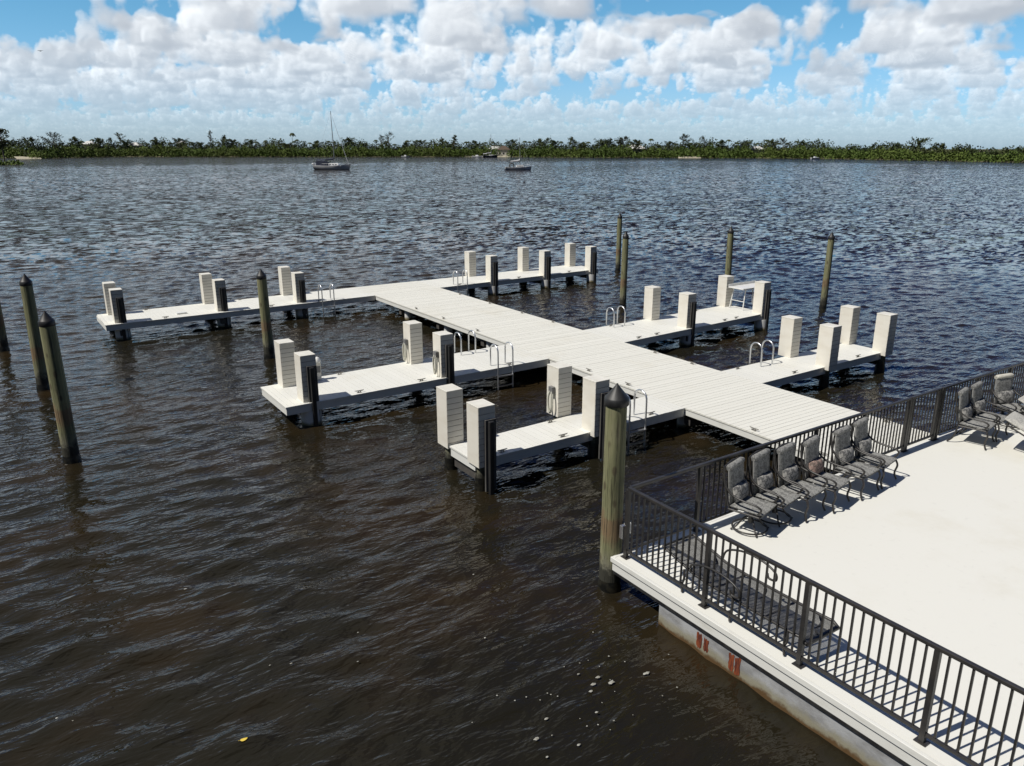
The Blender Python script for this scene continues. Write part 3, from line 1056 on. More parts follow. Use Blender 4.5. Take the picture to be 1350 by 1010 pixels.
def rail_run(name, label, p0, p1, posts, skip_end=False, cat='railing'):
    """a straight railing from p0 to p1 (plan), posts = distances along"""
    p0, p1 = Vector((*p0, 0)), Vector((*p1, 0))
    d = (p1 - p0)
    L = d.length
    t = thing(name, label, cat, (p0.x, p0.y, DECK), math.atan2(d.y, d.x))
    MB().box(0, L, -.026, .026, 1.035, 1.075).build('top_rail', M['iron'], t, 0.006)
    MB().box(0, L, -.018, .018, .085, .12).build('bottom_rail', M['iron'], t, 0.004)
    for s in posts:
        m = MB().box(s - .027, s + .027, -.0265, .0265, .008, 1.034)
        m.box(s - .06, s + .06, -.05, .05, 0.001, .008)
        m.build('post', M['iron'], t)
    cuts = sorted(posts)
    n = 0
    bal = []
    for a, b in zip(cuts[:-1], cuts[1:]):
        k = max(1, round((b - a) / .107))
        for i in range(1, k):
            bal.append(a + (b - a) * i / k)
    me = None
    for i, s in enumerate(bal):
        if me is None:
            o = MB().box(-.0102, .0102, -.0102, .0102, .1205, 1.0345).build('baluster', M['iron'], t)
            me = o.data
        elif i < 99:
            o = bpy.data.objects.new('baluster', me)
            COL.objects.link(o)
            o.parent = t
        o.location = (s, 0, 0)
    return t


RX, RY = 6.74, 7.20
rail_run('railing', "dark metal railing along the terrace's near left edge above the sea wall", (RX, RY), (RX, RY - 11.0),
         [0.0] + [0.06 + 1.40 * k for k in range(1, 8)] + [11.0])
rail_run('railing', 'dark metal railing behind the first row of chairs, from corner to gate', (RX + .03, RY), (13.78, RY + .08),
         [1.38, 2.77, 4.16, 5.55, 7.01])
rail_run('gate', 'dark metal gate in the far railing between two close posts', (13.815, RY + .08), (14.86, RY + .09), [.03, 1.015], cat='gate')
rail_run('railing', "dark metal railing beyond the gate, running to the photo's right edge", (14.895, RY + .09), (23.0, RY + .17),
         [.03, 1.40, 2.78, 4.16, 5.54, 6.92, 8.06])

t = thing('corner_box', 'small pale grey box fixed outside the corner railing post', 'light box', (6.83, 7.262, DECK + .30))  # small device box on the corner rail, not a lamp
MB().box(-.05, .05, 0, .07, 0, .17).build('housing', M['white'], t, 0.01)
MB().box(-.15, -.09, -.03, .03, -.02, .18).build('bracket', M['alu'], t, 0.008)
MB().tube([(-.1, 0.01, .08), (-.04, .02, .08)], .012, 8).build('arm', M['alu'], t)


# ------------------------------------------------------------------ terrace furniture
CHS = (.95, .95, .9)
def cushion_set(t, pil='pillow', roll=None):
    MB().pillow(0, -.02, .445, .54, .56, .085).build('seat_cushion', M['cushion'], t)
    MB().pillow(0, .285, .78, .53, .66, .08, rot=Matrix.Rotation(R(84), 3, 'X')).build('back_cushion', M['cushion'], t)
    rl = MB().tube([(-.255, .325, 1.08), (-.2, .325, 1.085), (.2, .325, 1.085), (.255, .325, 1.08)], [.04, .055, .055, .04], 12)
    rl.build('head_roll', M[roll or 'cushion'], t)
    MB().pillow(0, .20, .625, .44, .27, .15, rot=Matrix.Rotation(R(78), 3, 'X'), e=2.5).build('lumbar_pillow', M[pil], t)


def arm_and_frame(t):
    for s in (-1, 1):
        x = s * .30
        MB().tube(spline([(x, .36, .98), (x * 1.02, .32, .80), (x * 1.06, .18, .67), (x * 1.08, -.02, .625), (x * 1.08, -.2, .61), (x * 1.05, -.285, .56), (x * 1.03, -.26, .49), (x * .98, -.22, .44)], 5), .0175, 8).build('arm', M['iron'], t)
        MB().tube(spline([(x * .96, .375, 1.1), (x * .96, .345, .86), (x * .96, .30, .6), (x * .96, .24, .41)], 4), .016, 8).build('back_stile', M['iron'], t)
    f = MB()
    f.tube([(-.29, -.26, .40), (.29, -.26, .40)], .0175, 8).tube([(-.29, .25, .40), (.29, .25, .40)], .0175, 8)
    f.tube([(-.29, -.26, .40), (-.29, .25, .40)], .0175, 8).tube([(.29, -.26, .40), (.29, .25, .40)], .0175, 8)
    f.tube([(-.29, .375, 1.1), (0, .39, 1.13), (.29, .375, 1.1)], .016, 8)
    for k in range(5):
        xx = -.2 + .1 * k
        f.tube([(xx, -.26, .395), (xx, .25, .395)], .006, 6)
        f.tube([(xx, .27, .42), (xx, .375, 1.1)], .006, 6)
    f.build('seat_frame', M['iron'], t)


def make_armchair(label, pil='pillow', roll=None):
    t = thing('patio_armchair', label, 'chair', group='cushioned patio chairs along the far railing')
    arm_and_frame(t)
    for s in (-1, 1):
        x = s * .29
        MB().tube(spline([(x, -.26, .41), (x * 1.05, -.30, .30), (x * 1.03, -.27, .14), (x * 1.08, -.31, 0.012)], 5), .0175, 8).build('leg', M['iron'], t)
        MB().tube(spline([(x, .25, .41), (x * 1.02, .27, .26), (x * 1.03, .31, .12), (x * 1.06, .40, 0.012)], 5), .0175, 8).build('leg', M['iron'], t)
    cushion_set(t, pil, roll)
    t.scale = CHS
    note_kids(t)
    return t


def make_rocker(label, pil='pillow', roll=None):
    t = thing('swivel_armchair', label, 'chair', group='cushioned patio chairs along the far railing')
    arm_and_frame(t)
    ring = [(.27 * math.cos(2 * PI * k / 28), .27 * math.sin(2 * PI * k / 28), .045) for k in range(29)]
    MB().tube(ring, .015, 8, False).build('base_ring', M['iron'], t)
    MB().tube([(0, 0, .12), (0, 0, .395)], .035, 12).build('swivel_column', M['iron'], t)
    for k in range(4):
        a = PI / 4 + k * PI / 2
        c, s = math.cos(a), math.sin(a)
        MB().tube(spline([(0.02 * c, 0.02 * s, .26), (.12 * c, .12 * s, .2), (.22 * c, .22 * s, .07), (.31 * c, .31 * s, .013)], 5), .014, 8).build('leg', M['iron'], t)
    cushion_set(t, pil, roll)
    t.scale = CHS
    note_kids(t)
    return t


c = make_rocker('swivel patio chair with ring base, nearest to the terrace corner')
c.location, c.rotation_euler = (8.86, 6.80, DECK), (0, 0, R(15))
rock0 = c
c = copy_tree(rock0, 'swivel patio chair with ring base, second from the terrace corner')
c.location, c.rotation_euler = (9.44, 6.82, DECK), (0, 0, R(11))
c = make_armchair('four legged patio armchair, third seat from the terrace corner')
c.location, c.rotation_euler = (9.99, 6.78, DECK), (0, 0, R(9))
arm0 = c
c = make_armchair('patio armchair with a faded rose pillow, in the first row by the railing', 'pillow_pink')
c.location, c.rotation_euler = (10.60, 6.75, DECK), (0, 0, R(12))
c = copy_tree(arm0, 'patio armchair right beside the row end chair, next after the rose pillow chair')
c.location, c.rotation_euler = (11.42, 6.76, DECK), (0, 0, R(7))
c = copy_tree(arm0, 'patio armchair at the right end of the first row, by open floor')
c.location, c.rotation_euler = (12.08, 6.84, DECK), (0, 0, R(10))
c = copy_tree(arm0, 'patio armchair just right of the gate, left one of the second group')
c.location, c.rotation_euler = (15.36, 6.78, DECK), (0, 0, R(12))
c = copy_tree(arm0, 'patio armchair in the second group, between the gate side chair and the cream roll chair')
c.location, c.rotation_euler = (15.98, 6.84, DECK), (0, 0, R(8))
c = make_rocker('swivel patio chair with a cream head roll in the second group', 'pillow', 'cream_roll')
c.location, c.rotation_euler = (17.0, 6.86, DECK), (0, 0, R(-12))
c = copy_tree(arm0, 'patio armchair turned sideways beside the far lounger')
c.location, c.rotation_euler = (18.0, 6.0, DECK), (0, 0, R(-75))


def make_lounger(label):
    t = thing('sun_lounger', label, 'sun lounger', group='cushioned sun loungers on the terrace')
    f = MB()
    for s in (-1, 1):
        f.tube([(s * .32, -1.0, .30), (s * .32, .35, .30), (s * .32, .95, .56)], .016, 8)
    for y in (-1.0, -.5, 0, .35):
        f.tube([(-.32, y, .30), (.32, y, .30)], .013, 8)
    f.tube([(-.32, .95, .56), (.32, .95, .56)], .013, 8)
    f.build('frame', M['iron'], t)
    for sx in (-1, 1):
        for y in (-.85, .3):
            MB().tube(spline([(sx * .32, y, .30), (sx * .35, y - .03, .18), (sx * .33, y, .08), (sx * .36, y - .03, .013)], 4), .016, 8).build('leg', M['iron'], t)
        MB().tube(spline([(sx * .33, .42, .33), (sx * .37, .3, .52), (sx * .37, .05, .55), (sx * .36, -.12, .5), (sx * .34, -.12, .31)], 5), .014, 8).build('arm', M['iron'], t)
    for k in range(3):
        MB().pillow(0, -.80 + .43 * k, .37, .62, .44, .11).build('seat_cushion', M['stripe_cushion'], t)
    MB().pillow(0, .66, .52, .62, .72, .11, rot=Matrix.Rotation(R(23), 3, 'X')).build('back_cushion', M['stripe_cushion'], t)
    note_kids(t)
    return t


l0 = make_lounger('pale cushioned sun lounger nearest the open floor, in front of the second chair group')
l0.location, l0.rotation_euler = (15.75, 5.35, DECK), (0, 0, R(10))
l1 = copy_tree(l0, "pale cushioned sun lounger farther back, cut by the photo's right edge")
l1.location, l1.rotation_euler = (17.15, 5.75, DECK), (0, 0, R(6))

# black sling lounger by the near railing
t = thing('sling_lounger', 'low black mesh sling lounger lying along the near railing', 'sun lounger', (7.05, 5.43, DECK), 0)
t.scale = (1, .93, .95)
sg = MB()
prof = [(1.18, .50), (.95, .44), (.55, .345), (.2, .33), (-.35, .33), (-.9, .335), (-1.15, .345), (-1.22, .30)]
for (a, za), (b, zb) in zip(prof[:-1], prof[1:]):
    sg.add([(-.27, a, za), (-.27, b, zb), (.27, b, zb), (.27, a, za)], [(0, 1, 2, 3)])
sg.build('sling', M['sling'], t)
f = MB()
for s in (-1, 1):
    f.tube([(s * .285, y, z) for y, z in prof], .019, 8)
f.tube([(-.285, 1.18, .5), (.285, 1.18, .5)], .017, 8).tube([(-.285, -1.22, .30), (.285, -1.22, .30)], .03, 10)
f.tube([(-.285, .2, .32), (.285, .2, .32)], .014, 8).tube([(-.285, -.6, .32), (.285, -.6, .32)], .014, 8)
f.build('frame', M['iron'], t)
for s in (-1, 1):
    for y in (.75, -.1, -.95):
        MB().tube(spline([(s * .285, y, .34), (s * .31, y - .03, .22), (s * .29, y + .02, .1), (s * .32, y - .02, .013)], 4), .016, 8).build('leg', M['iron'], t)
    a = [(s * .29, .62, .36), (s * .33, .58, .5), (s * .34, .3, .60), (s * .34, -.02, .60), (s * .34, -.22, .53), (s * .34, -.24, .43), (s * .34, -.13, .41), (s * .34, -.10, .47)]
    MB().tube(spline(a, 6), .015, 8).build('arm', M['iron'], t)

# umbrella stand cut by the right edge
t = thing('patio_umbrella', "folded dark umbrella on a stand at the photo's right edge", 'umbrella', (18.05, 7.0, DECK))
MB().lathe([(.26, 0), (.26, .05), (.06, .09), (.04, .25)], (0, 0), 20).build('base', M['iron'], t)
MB().tube([(0, 0, .1), (0, 0, 1.35)], .022, 10).build('pole', M['iron'], t)
# ------------------------------------------------------------------ floating bits
lf = MB()
lf.add([(.055 * math.cos(2 * PI * k / 14), .03 * math.sin(2 * PI * k / 14) * (1 - .35 * math.cos(2 * PI * k / 14)), .004 * math.cos(4 * PI * k / 14)) for k in range(14)], [tuple(range(14))])
lf.tube([(-.055, 0, .002), (-.085, .008, .004)], .003, 5)
yl = tag(lf.build('floating_leaf', mat('yellow_leaf', (0.75, 0.55, 0.08), 0.6)[0]), 'single yellow leaf floating on the dark water', 'leaf')
yl.location = (1.42, 7.26, .05)
yl.scale = (.7, .7, .7)
M['foam'] = varied('old_foam', (0.42, 0.42, 0.38), (0.24, 0.23, 0.19), 25, 0.7)
fm = MB()
for (x, y, s) in ((5.23, 5.97, .05), (5.3, 5.81, .075), (5.0, 5.82, .05), (5.1, 5.9, .06), (5.76, 5.7, .065), (4.3, 5.74, .04), (4.03, 5.55, .055), (4.35, 5.23, .035), (3.97, 5.28, .03), (4.83, 5.51, .03),
                  (5.07, 6.14, .03), (2.96, 7.84, .02), (4.52, 7.38, .03), (-.21, 8.77, .03), (-.07, 8.62, .03), (-.15, 8.7, .02), (2.27, 8.26, .03), (2.04, 8.37, .02), (1.56, 10.76, .03), (4.6, 5.4, .02), (4.9, 5.3, .02), (5.6, 6.2, .02), (4.2, 5.5, .02), (3.2, 8.4, .02), (5.2, 8.8, .025)):
    s *= .62
    n = 9
    ring = [(x + s * (1 + rng.uniform(-.35, .35)) * math.cos(2 * PI * k / n), y + .6 * s * (1 + rng.uniform(-.35, .35)) * math.sin(2 * PI * k / n), .028) for k in range(n)]
    fm.add(ring + [(x, y, .036)], [(k, (k + 1) % n, n) for k in range(n)], True)
for k in range(26):
    x, y, s = 5.0 + rng.gauss(0, .7), 5.9 + rng.gauss(0, .5), rng.uniform(.006, .013)
    fm.add([(x + s, y, .03), (x, y + s, .03), (x - s, y, .03), (x, y - s, .03)], [(0, 1, 2, 3)])
tag(fm.build('foam', M['foam']), 'scattered white foam flecks floating near the sea wall', 'foam', kind='stuff')

# ------------------------------------------------------------------ the far shore
FWD = Vector((math.sin(YAW), math.cos(YAW), 0))
RGT = Vector((math.cos(YAW), -math.sin(YAW), 0))
CP = math.cos(PITCH)


def far(b, depth, z=0.0):
    """a spot on the far side: bearing b (0 left .. 1350 right of the view) and depth in metres"""
    return FWD * depth + RGT * (depth * (b - 675.0) / 1023.8 * CP) + Vector((0, 0, z))


SH = [(-700, 640), (-300, 600), (-60, 564), (45, 484), (91, 532), (172, 592), (256, 573), (400, 580), (534, 573), (662, 582), (785, 531), (838, 530), (1000, 504), (1076, 484), (1200, 420), (1300, 371), (1400, 333), (1700, 260), (2300, 200)]


def shore(b):
    return float(np.interp(b, [p[0] for p in SH], [p[1] for p in SH]))


def canopy(b):
    return float(np.interp(b, [-700, 60, 300, 700, 1060, 1200, 1300, 1500, 2300], [12.6, 12.4, 12.8, 12.2, 11.4, 8.6, 7.2, 7.0, 7.0]))


lm = MB()
bs = np.arange(-700, 2301, 20)
vs, fs = [], []
for b in bs:
    d = shore(b)
    for dd, z in ((-2, -.7), (3, .25), (10, .7), (60, 1.0), (3500, 1.5)):
        vs.append(far(b, d + dd, z))
for i in range(len(bs) - 1):
    for k in range(4):
        a = i * 5 + k
        fs.append((a, a + 5, a + 6, a + 1))
lm.add(vs, fs, True)
M['land'] = varied('shore_ground', (0.10, 0.10, 0.05), (0.17, 0.15, 0.09), 0.08, 0.9, wco=True)
tag(lm.build('shore_ground', M['land']), 'low wooded ground along the far shore', None, kind='structure')
M['sand'] = varied('pale_sand', (0.46, 0.42, 0.32), (0.36, 0.33, 0.24), 0.4, 0.9, wco=True)
sm = MB()
sm.add([far(20, 472, -.1), far(52, 480, -.1), far(54, 505, 1.1), (far(16, 505, 1.1))], [(0, 1, 2, 3)])
sm.add([far(612, 576, -.1), far(690, 576, -.1), far(690, 588, .95), far(612, 588, .95)], [(0, 1, 2, 3)])
sm.add([far(895, 515, -.1), far(925, 512, -.1), far(925, 522, .95), far(895, 524, .95)], [(0, 1, 2, 3)])
tag(sm.build('beach', M['sand']), 'pale strips of beach on the far shore', None, kind='structure')


def leaf_mat(name, c1, c2, c3, sc=0.12):
    m, T, b = mat(name, c1, 0.75, spec=0.25)
    P = worldco(T)
    f = T.noise(P, sc, 3, 0.6)
    rnd = T.n('ShaderNodeNewGeometry').outputs['Random Per Island']
    c = T.mix(T.step(f, 0.4, 0.62), c1, c2)
    c = T.mix(T.math('MULTIPLY', rnd, 0.4), c, c3)
    T.link(c, b.inputs['Base Color'])
    return m


M['mangrove'] = leaf_mat('mangrove_leaves', (0.085, 0.132, 0.024), (0.115, 0.155, 0.032), (0.055, 0.088, 0.018), 0.05)
M['wood_leaf'] = leaf_mat('woodland_leaves', (0.042, 0.062, 0.02), (0.07, 0.085, 0.028), (0.018, 0.028, 0.012), 0.05)
M['pine_leaf'] = leaf_mat('casuarina_needles', (0.050, 0.062, 0.032), (0.065, 0.07, 0.04), (0.03, 0.04, 0.02), 0.3)
M['palm_leaf'] = leaf_mat('palm_fronds', (0.035, 0.05, 0.018), (0.05, 0.06, 0.025), (0.02, 0.03, 0.012), 0.3)
M['bark'] = varied('grey_bark', (0.17, 0.145, 0.12), (0.10, 0.085, 0.07), 1.5, 0.9)


def quads_build(name, C, S, material, squash=0.8):
    """many small leaf cards with random facing; C centres, S sizes"""
    n = len(C)
    a = nrg.normal(size=(n, 3))
    a[:, 2] *= 0.7
    a /= np.linalg.norm(a, axis=1)[:, None]
    b = np.cross(a, nrg.normal(size=(n, 3)))
    b /= np.linalg.norm(b, axis=1)[:, None]
    S = S[:, None]
    V = np.stack([C - a * S * .5, C + b * S * .5 * squash, C + a * S * .5, C - b * S * .5 * squash], 1).reshape(-1, 3)
    me = bpy.data.meshes.new(name)
    me.vertices.add(len(V))
    me.vertices.foreach_set('co', V.astype(np.float32).ravel())
    q = np.arange(4 * n, dtype=np.int32)
    me.loops.add(4 * n)
    me.loops.foreach_set('vertex_index', q)
    me.polygons.add(n)
    me.polygons.foreach_set('loop_start', np.arange(0, 4 * n, 4, dtype=np.int32))
    me.polygons.foreach_set('loop_total', np.full(n, 4, dtype=np.int32))
    me.update(calc_edges=True)
    me.materials.append(material)
    o = bpy.data.objects.new(name, me)
    COL.objects.link(o)
    return o


def dome(p, rx, h, n, power=0.5):
    t = nrg.uniform(0, 2 * PI, n)
    w = nrg.uniform(0, 1, n)
    rr = np.sqrt(1 - w ** 2) * nrg.uniform(.55, 1.0, n) ** power
    x, y, z = p[0] + rx * rr * np.cos(t), p[1] + rx * rr * np.sin(t), p[2] + h * w * nrg.uniform(.7, 1, n)
    return np.stack([x, y, np.maximum(z, .15)], 1)


def lumps(b):
    return 0.95 + 0.12 * math.sin(b * .071 + 1.3 * math.sin(b * .019)) + 0.1 * math.sin(b * .173 + 2.1) + 0.07 * math.sin(b * .41)


def thicket(name, label, material, rows, step, hf, rx, n, size):
    Cs = []
    b = -260.0
    while b < 1750:
        d0 = shore(b)
        for r in rows:
            if nrg.random() < .06:
                continue
            bb = b + nrg.uniform(-.5, .5) * step
            p = far(bb, shore(bb) + r + nrg.uniform(-2, 2), 0.0)
            if (22 < bb < 44 or 655 < bb < 672 or 905 < bb < 912) and r < 12:
                continue
            h = canopy(bb) * hf * lumps(bb) * nrg.uniform(.72, 1.15)
            if r < 27 and (830 < bb < 846 or 992 < bb < 1004 or 176 < bb < 183):
                h *= .5
            Cs.append(dome(p, rx * nrg.uniform(.75, 1.25), h, n))
        b += step * 500 / d0
    C = np.concatenate(Cs)
    o = quads_build(name, C, nrg.uniform(size * .6, size * 1.3, len(C)), material)
    tag(o, label, 'thicket', kind='stuff')


thicket('mangrove_thicket', 'bright green mangrove fringe along the far waterline', M['mangrove'], (2.5, 7, 12), 5.0, .60, 3.8, 90, .95)
thicket('woodland', 'dark mixed woodland behind the mangroves on the far shore', M['wood_leaf'], (17, 24, 32, 42), 6.0, .92, 4.8, 120, 1.0)
C = np.concatenate([dome(far(nrg.uniform(-60, 21), nrg.uniform(300, 318)), 2.2, nrg.uniform(1.0, 2.0), 60) for _ in range(26)])
tag(quads_build('marsh_bushes', C, nrg.uniform(.4, .8, len(C)), M['mangrove']), 'low green marsh bushes at the left edge of the photo', 'bushes', kind='stuff')
lm = MB().slab([tuple(far(-80, 297)[:2]), tuple(far(22, 303)[:2]), tuple(far(20, 322)[:2]), tuple(far(-80, 322)[:2])], -.6, .12)
tag(lm.build('marsh_ground', M['land']), 'low marshy spit', None, kind='structure')


def palm_tree(h, seed, label):
    r = random.Random(seed)
    t = thing('palm_tree', label, 'tree', group='palm trees along the far skyline')
    bx, by = r.uniform(-.9, .9), r.uniform(-.9, .9)
    MB().tube([(bx * k * k, by * k * k, h * k) for k in (0, .3, .6, .85, 1)], [.2, .16, .14, .12, .12], 7).build('trunk', M['bark'], t)
    c = MB()
    for k in range(15):
        a = 2 * PI * k / 15 + r.uniform(-.2, .2)
        up = r.uniform(-.2, .9)
        L = r.uniform(2.0, 2.9)
        ca, sa = math.cos(a), math.sin(a)
        pts = [(L * s * math.cos(up * (1 - s * .5)), h + L * s * math.sin(up) * (1 - s) - .55 * L * s * s + .15) for s in (0, .25, .5, .75, 1)]
        wd = [.06, .42, .5, .38, .04]
        vs = []
        for (x, z), w_ in zip(pts, wd):
            cx, cy = bx + ca * x, by + sa * x
            vs += [(cx - sa * w_, cy + ca * w_, z - .35 * w_), (cx, cy, z), (cx + sa * w_, cy - ca * w_, z - .35 * w_)]
        f_ = []
        for i in range(4):
            o = 3 * i
            f_ += [(o, o + 1, o + 4, o + 3), (o + 1, o + 2, o + 5, o + 4)]
        c.add(vs, f_)
    c.build('crown', M['palm_leaf'], t)
    note_kids(t)
    return t


def broad_tree(label, h, w, seed, leaf, n=420, wispy=False, tiers=False, size=.8):
    """trunk, limbs and an uneven crown of leaf cards"""
    r = random.Random(seed)
    t = thing('tree', label, 'tree')
    m = MB().tube([(0, 0, 0), (r.uniform(-.3, .3), 0, h * .5), (r.uniform(-.4, .4), 0, h * .93)], [.34, .2, .05], 8)
    pts = []
    nb = 16 if not tiers else 22
    for k in range(nb):
        z = h * (.36 + .6 * k / nb)
        if tiers:
            ln = w * .5 * (1.05 - .75 * k / nb) * r.uniform(.8, 1.1)
            rise = .1
        else:
            ln = w * .5 * math.sin(PI * (.18 + .75 * k / nb)) * r.uniform(.55, 1.2)
            rise = .55
        a = r.uniform(0, 2 * PI)
        e = Vector((ln * math.cos(a), ln * math.sin(a), z + ln * rise))
        m.tube([(0, 0, z), (e.x * .5, e.y * .5, z + ln * rise * .4), tuple(e)], [.1, .06, .02], 5)
        for q in range(max(4, n // nb)):
            s = r.uniform(.25, 1.08)
            sp = .28 * (1 - .3 * s) * (2.2 if not wispy else 1.7)
            pts.append((e.x * s + r.gauss(0, sp), e.y * s + r.gauss(0, sp), z + (e.z - z) * s + r.gauss(0, sp * (1 if not tiers else .45))))
    m.build('trunk', M['bark'], t)
    C = np.array(pts)
    o = quads_build('crown', C, nrg.uniform(size * .5, size * 1.2, len(C)), leaf, .45 if wispy else .8)
    o.parent = t
    note_kids(t)
    return t


TREES = [(3, 350, 13.5, 7, 'wood_leaf', 0, 0, 'tall dark tree at the left edge of the photo, beside the beach'),
         (72, 520, 14.6, 15, 'pine_leaf', 1, 0, 'broad feathery grey green tree on the skyline, the widest crown at the left'),
         (160, 600, 16.0, 11, 'wood_leaf', 1, 0, 'tall open crowned tree with tufted top, between the widest tree and the beach houses'),
         (148, 604, 13.0, 6, 'wood_leaf', 1, 0, 'smaller open tree touching the tufted tree on its left'),
         (206, 610, 13.8, 6, 'pine_leaf', 1, 0, 'thin wispy tree above the far houses at the left'),
         (279, 600, 18.4, 5, 'pine_leaf', 1, 0, 'tall bare looking wispy tree, highest point of the left skyline'),
         (297, 602, 14.6, 5, 'wood_leaf', 0, 0, 'compact dark tree right of the tall wispy one'),
         (513, 600, 17.0, 9, 'pine_leaf', 1, 0, 'tall forked wispy tree right of the large sailboat'),
         (503, 604, 15.0, 6, 'pine_leaf', 1, 0, 'thin tree leaning on the forked wispy tree'),
         (599, 608, 15.4, 9, 'wood_leaf', 0, 1, 'tall tree with level tiers of branches behind the small moored boats'),
         (583, 606, 12.8, 5, 'wood_leaf', 0, 1, 'smaller pointed tree left of the tiered tree'),
         (822, 560, 12.6, 10, 'pine_leaf', 0, 0, 'rounded grey green tree over a white roofed house'),
         (755, 560, 12.4, 7, 'wood_leaf', 0, 0, 'dark tree standing over the mangroves near the photo centre'),
         (900, 540, 14.2, 10, 'pine_leaf', 1, 0, 'tall twin topped feathery tree right of the centre'),
         (928, 536, 12.8, 8, 'pine_leaf', 1, 0, 'feathery tree just right of the twin topped one'),
         (1032, 520, 11.6, 8, 'pine_leaf', 1, 0, 'wispy tree on the skyline above the far pile'),
         (1210, 455, 9.6, 13, 'wood_leaf', 0, 0, 'wide grey green tree clump, the tallest on the right shore'),
         (1238, 450, 7.4, 9, 'wood_leaf', 0, 0, 'lower rounded tree right of the wide clump on the right shore'),
         (1180, 465, 7.4, 9, 'wood_leaf', 0, 0, 'low domed tree left of the wide clump on the right shore')]
for i, (b, d, h, w, lf, wi, ti, lab) in enumerate(TREES):
    t = broad_tree(lab, h, w, 40 + i, M[lf], 1000 if w > 9 else 620, bool(wi), bool(ti), .8)
    t.location = far(b, d, .7)
    t.rotation_euler = (0, 0, i * 1.3)

PALMLAB = 'slim dark palm tree among many on the far wooded skyline'
protos = [palm_tree(h, i, PALMLAB) for i, h in enumerate((9.6, 10.6, 11.4, 10.2))]
pb = [x + rng.uniform(-3, 3) for x in list(np.arange(96, 480, 12)) + list(np.arange(484, 700, 13)) + list(np.arange(700, 1062, 13.0))]
pb.insert(4, 386)
for i, b in enumerate(pb):
    src = protos[i % 4]
    o = src if i < 4 else copy_tree(src)
    d = shore(b) + rng.uniform(18, 48)
    s = rng.uniform(.78, 1.04) * np.interp(b, [0, 700, 1060], [1.0, .97, .92])
    if i == 4:
        s = 1.62
        o['label'] = 'single very tall thin palm rising above the skyline left of the sailboat mast'
        del o['group']
    o.location = far(b, d, .7)
    o.rotation_euler = (0, 0, rng.uniform(0, 6.28))
    o.scale = (min(s, 1.12), min(s, 1.12), s)

RLAB = 'rounded dark tree among several on the far wooded skyline'
rp = []
for k, (h, w) in enumerate(((11.5, 10), (10.4, 12), (12.4, 8))):
    o = broad_tree(RLAB, h, w, 90 + k, M['wood_leaf'], 900, False, False, .8)
    o['group'] = 'rounded trees on the far skyline'
    rp.append(o)
for i in range(30):
    b = 20 + i * 36 + rng.uniform(-13, 13)
    o = rp[i] if i < 3 else copy_tree(rp[i % 3])
    s = rng.uniform(.82, 1.12) * np.interp(b, [0, 700, 1060], [1.0, .95, .88])
    o.location = far(b, shore(b) + rng.uniform(12, 40), .6)
    o.rotation_euler = (0, 0, rng.uniform(0, 6.28))
    o.scale = (s * rng.uniform(.9, 1.3), s * rng.uniform(.9, 1.3), s)

# ---- houses among the trees
M['hwall'] = varied('rendered_wall', (0.62, 0.60, 0.54), (0.52, 0.5, 0.45), .6, 0.8)
M['hroof'] = varied('pale_roof', (0.72, 0.72, 0.70), (0.6, 0.6, 0.58), 1.2, 0.6)
M['broof'] = varied('brown_thatch', (0.12, 0.085, 0.06), (0.075, 0.055, 0.04), 2.0, 0.9)
M['glass'] = mat('dark_window', (0.02, 0.025, 0.03), 0.15)[0]


def house(b, d, w, dp, h, roof, label, yaw=0.0):
    t = thing('house', label, 'house', far(b, d, .7), -YAW + yaw)
    MB().box(-w / 2, w / 2, -dp / 2, dp / 2, 0, h).build('wall', M['hwall'], t)
    e = .6
    rh = h + dp * .32
    g = MB().add([(-w / 2 - e, -dp / 2 - e, h - .1), (w / 2 + e, -dp / 2 - e, h - .1), (w / 2 + e, dp / 2 + e, h - .1), (-w / 2 - e, dp / 2 + e, h - .1),
                  (-w / 2 + dp * .4, 0, rh), (w / 2 - dp * .4, 0, rh)], [(0, 1, 5, 4), (2, 3, 4, 5), (1, 2, 5), (3, 0, 4), (3, 2, 1, 0)])
    g.build('roof', roof, t)
    for k in (-1, 0, 1):
        MB().box(k * w * .3 - .6, k * w * .3 + .6, -dp / 2 - .03, -dp / 2 + .02, 1.0, 2.2).build('window', M['glass'], t)


house(119, 620, 9, 7, 8.4, M['hroof'], 'white roofed house peeping over the trees at the left, nearest the feathery widest tree')
house(179, 619, 8, 7, 7.4, M['hroof'], 'white walled house between tree crowns, right of the tufted tree')
house(240, 640, 6, 5, 9.2, M['hroof'], 'small pale house in the left woodland, the smallest of the far houses')
house(653, 596, 10, 7, 4.6, M['hroof'], 'white roofed house beside the brown hut on the centre shore', .25)
house(664, 590, 9, 8, 4.4, M['broof'], 'brown roofed open hut on the sand behind the moored boats')
house(838, 556, 12, 8, 5.0, M['hroof'], 'long white roofed house right of the photo centre')
house(998, 530, 8, 6, 4.6, M['hroof'], 'pale house among trees on the right of the far skyline')

# ---- boats
M['hull'] = varied('white_gelcoat', (0.72, 0.73, 0.74), (0.62, 0.63, 0.64), 1.2, 0.35)
M['navy'] = varied('navy_canvas', (0.018, 0.024, 0.05), (0.03, 0.038, 0.07), 2, 0.8)
M['dhull'] = mat('dark_blue_hull', (0.03, 0.04, 0.075), 0.3)[0]
M['spar'] = mat('grey_spar', (0.30, 0.31, 0.32), 0.4, 0.3)[0]
M['boatgrey'] = mat('grey_inflatable', (0.10, 0.105, 0.11), 0.6)[0]


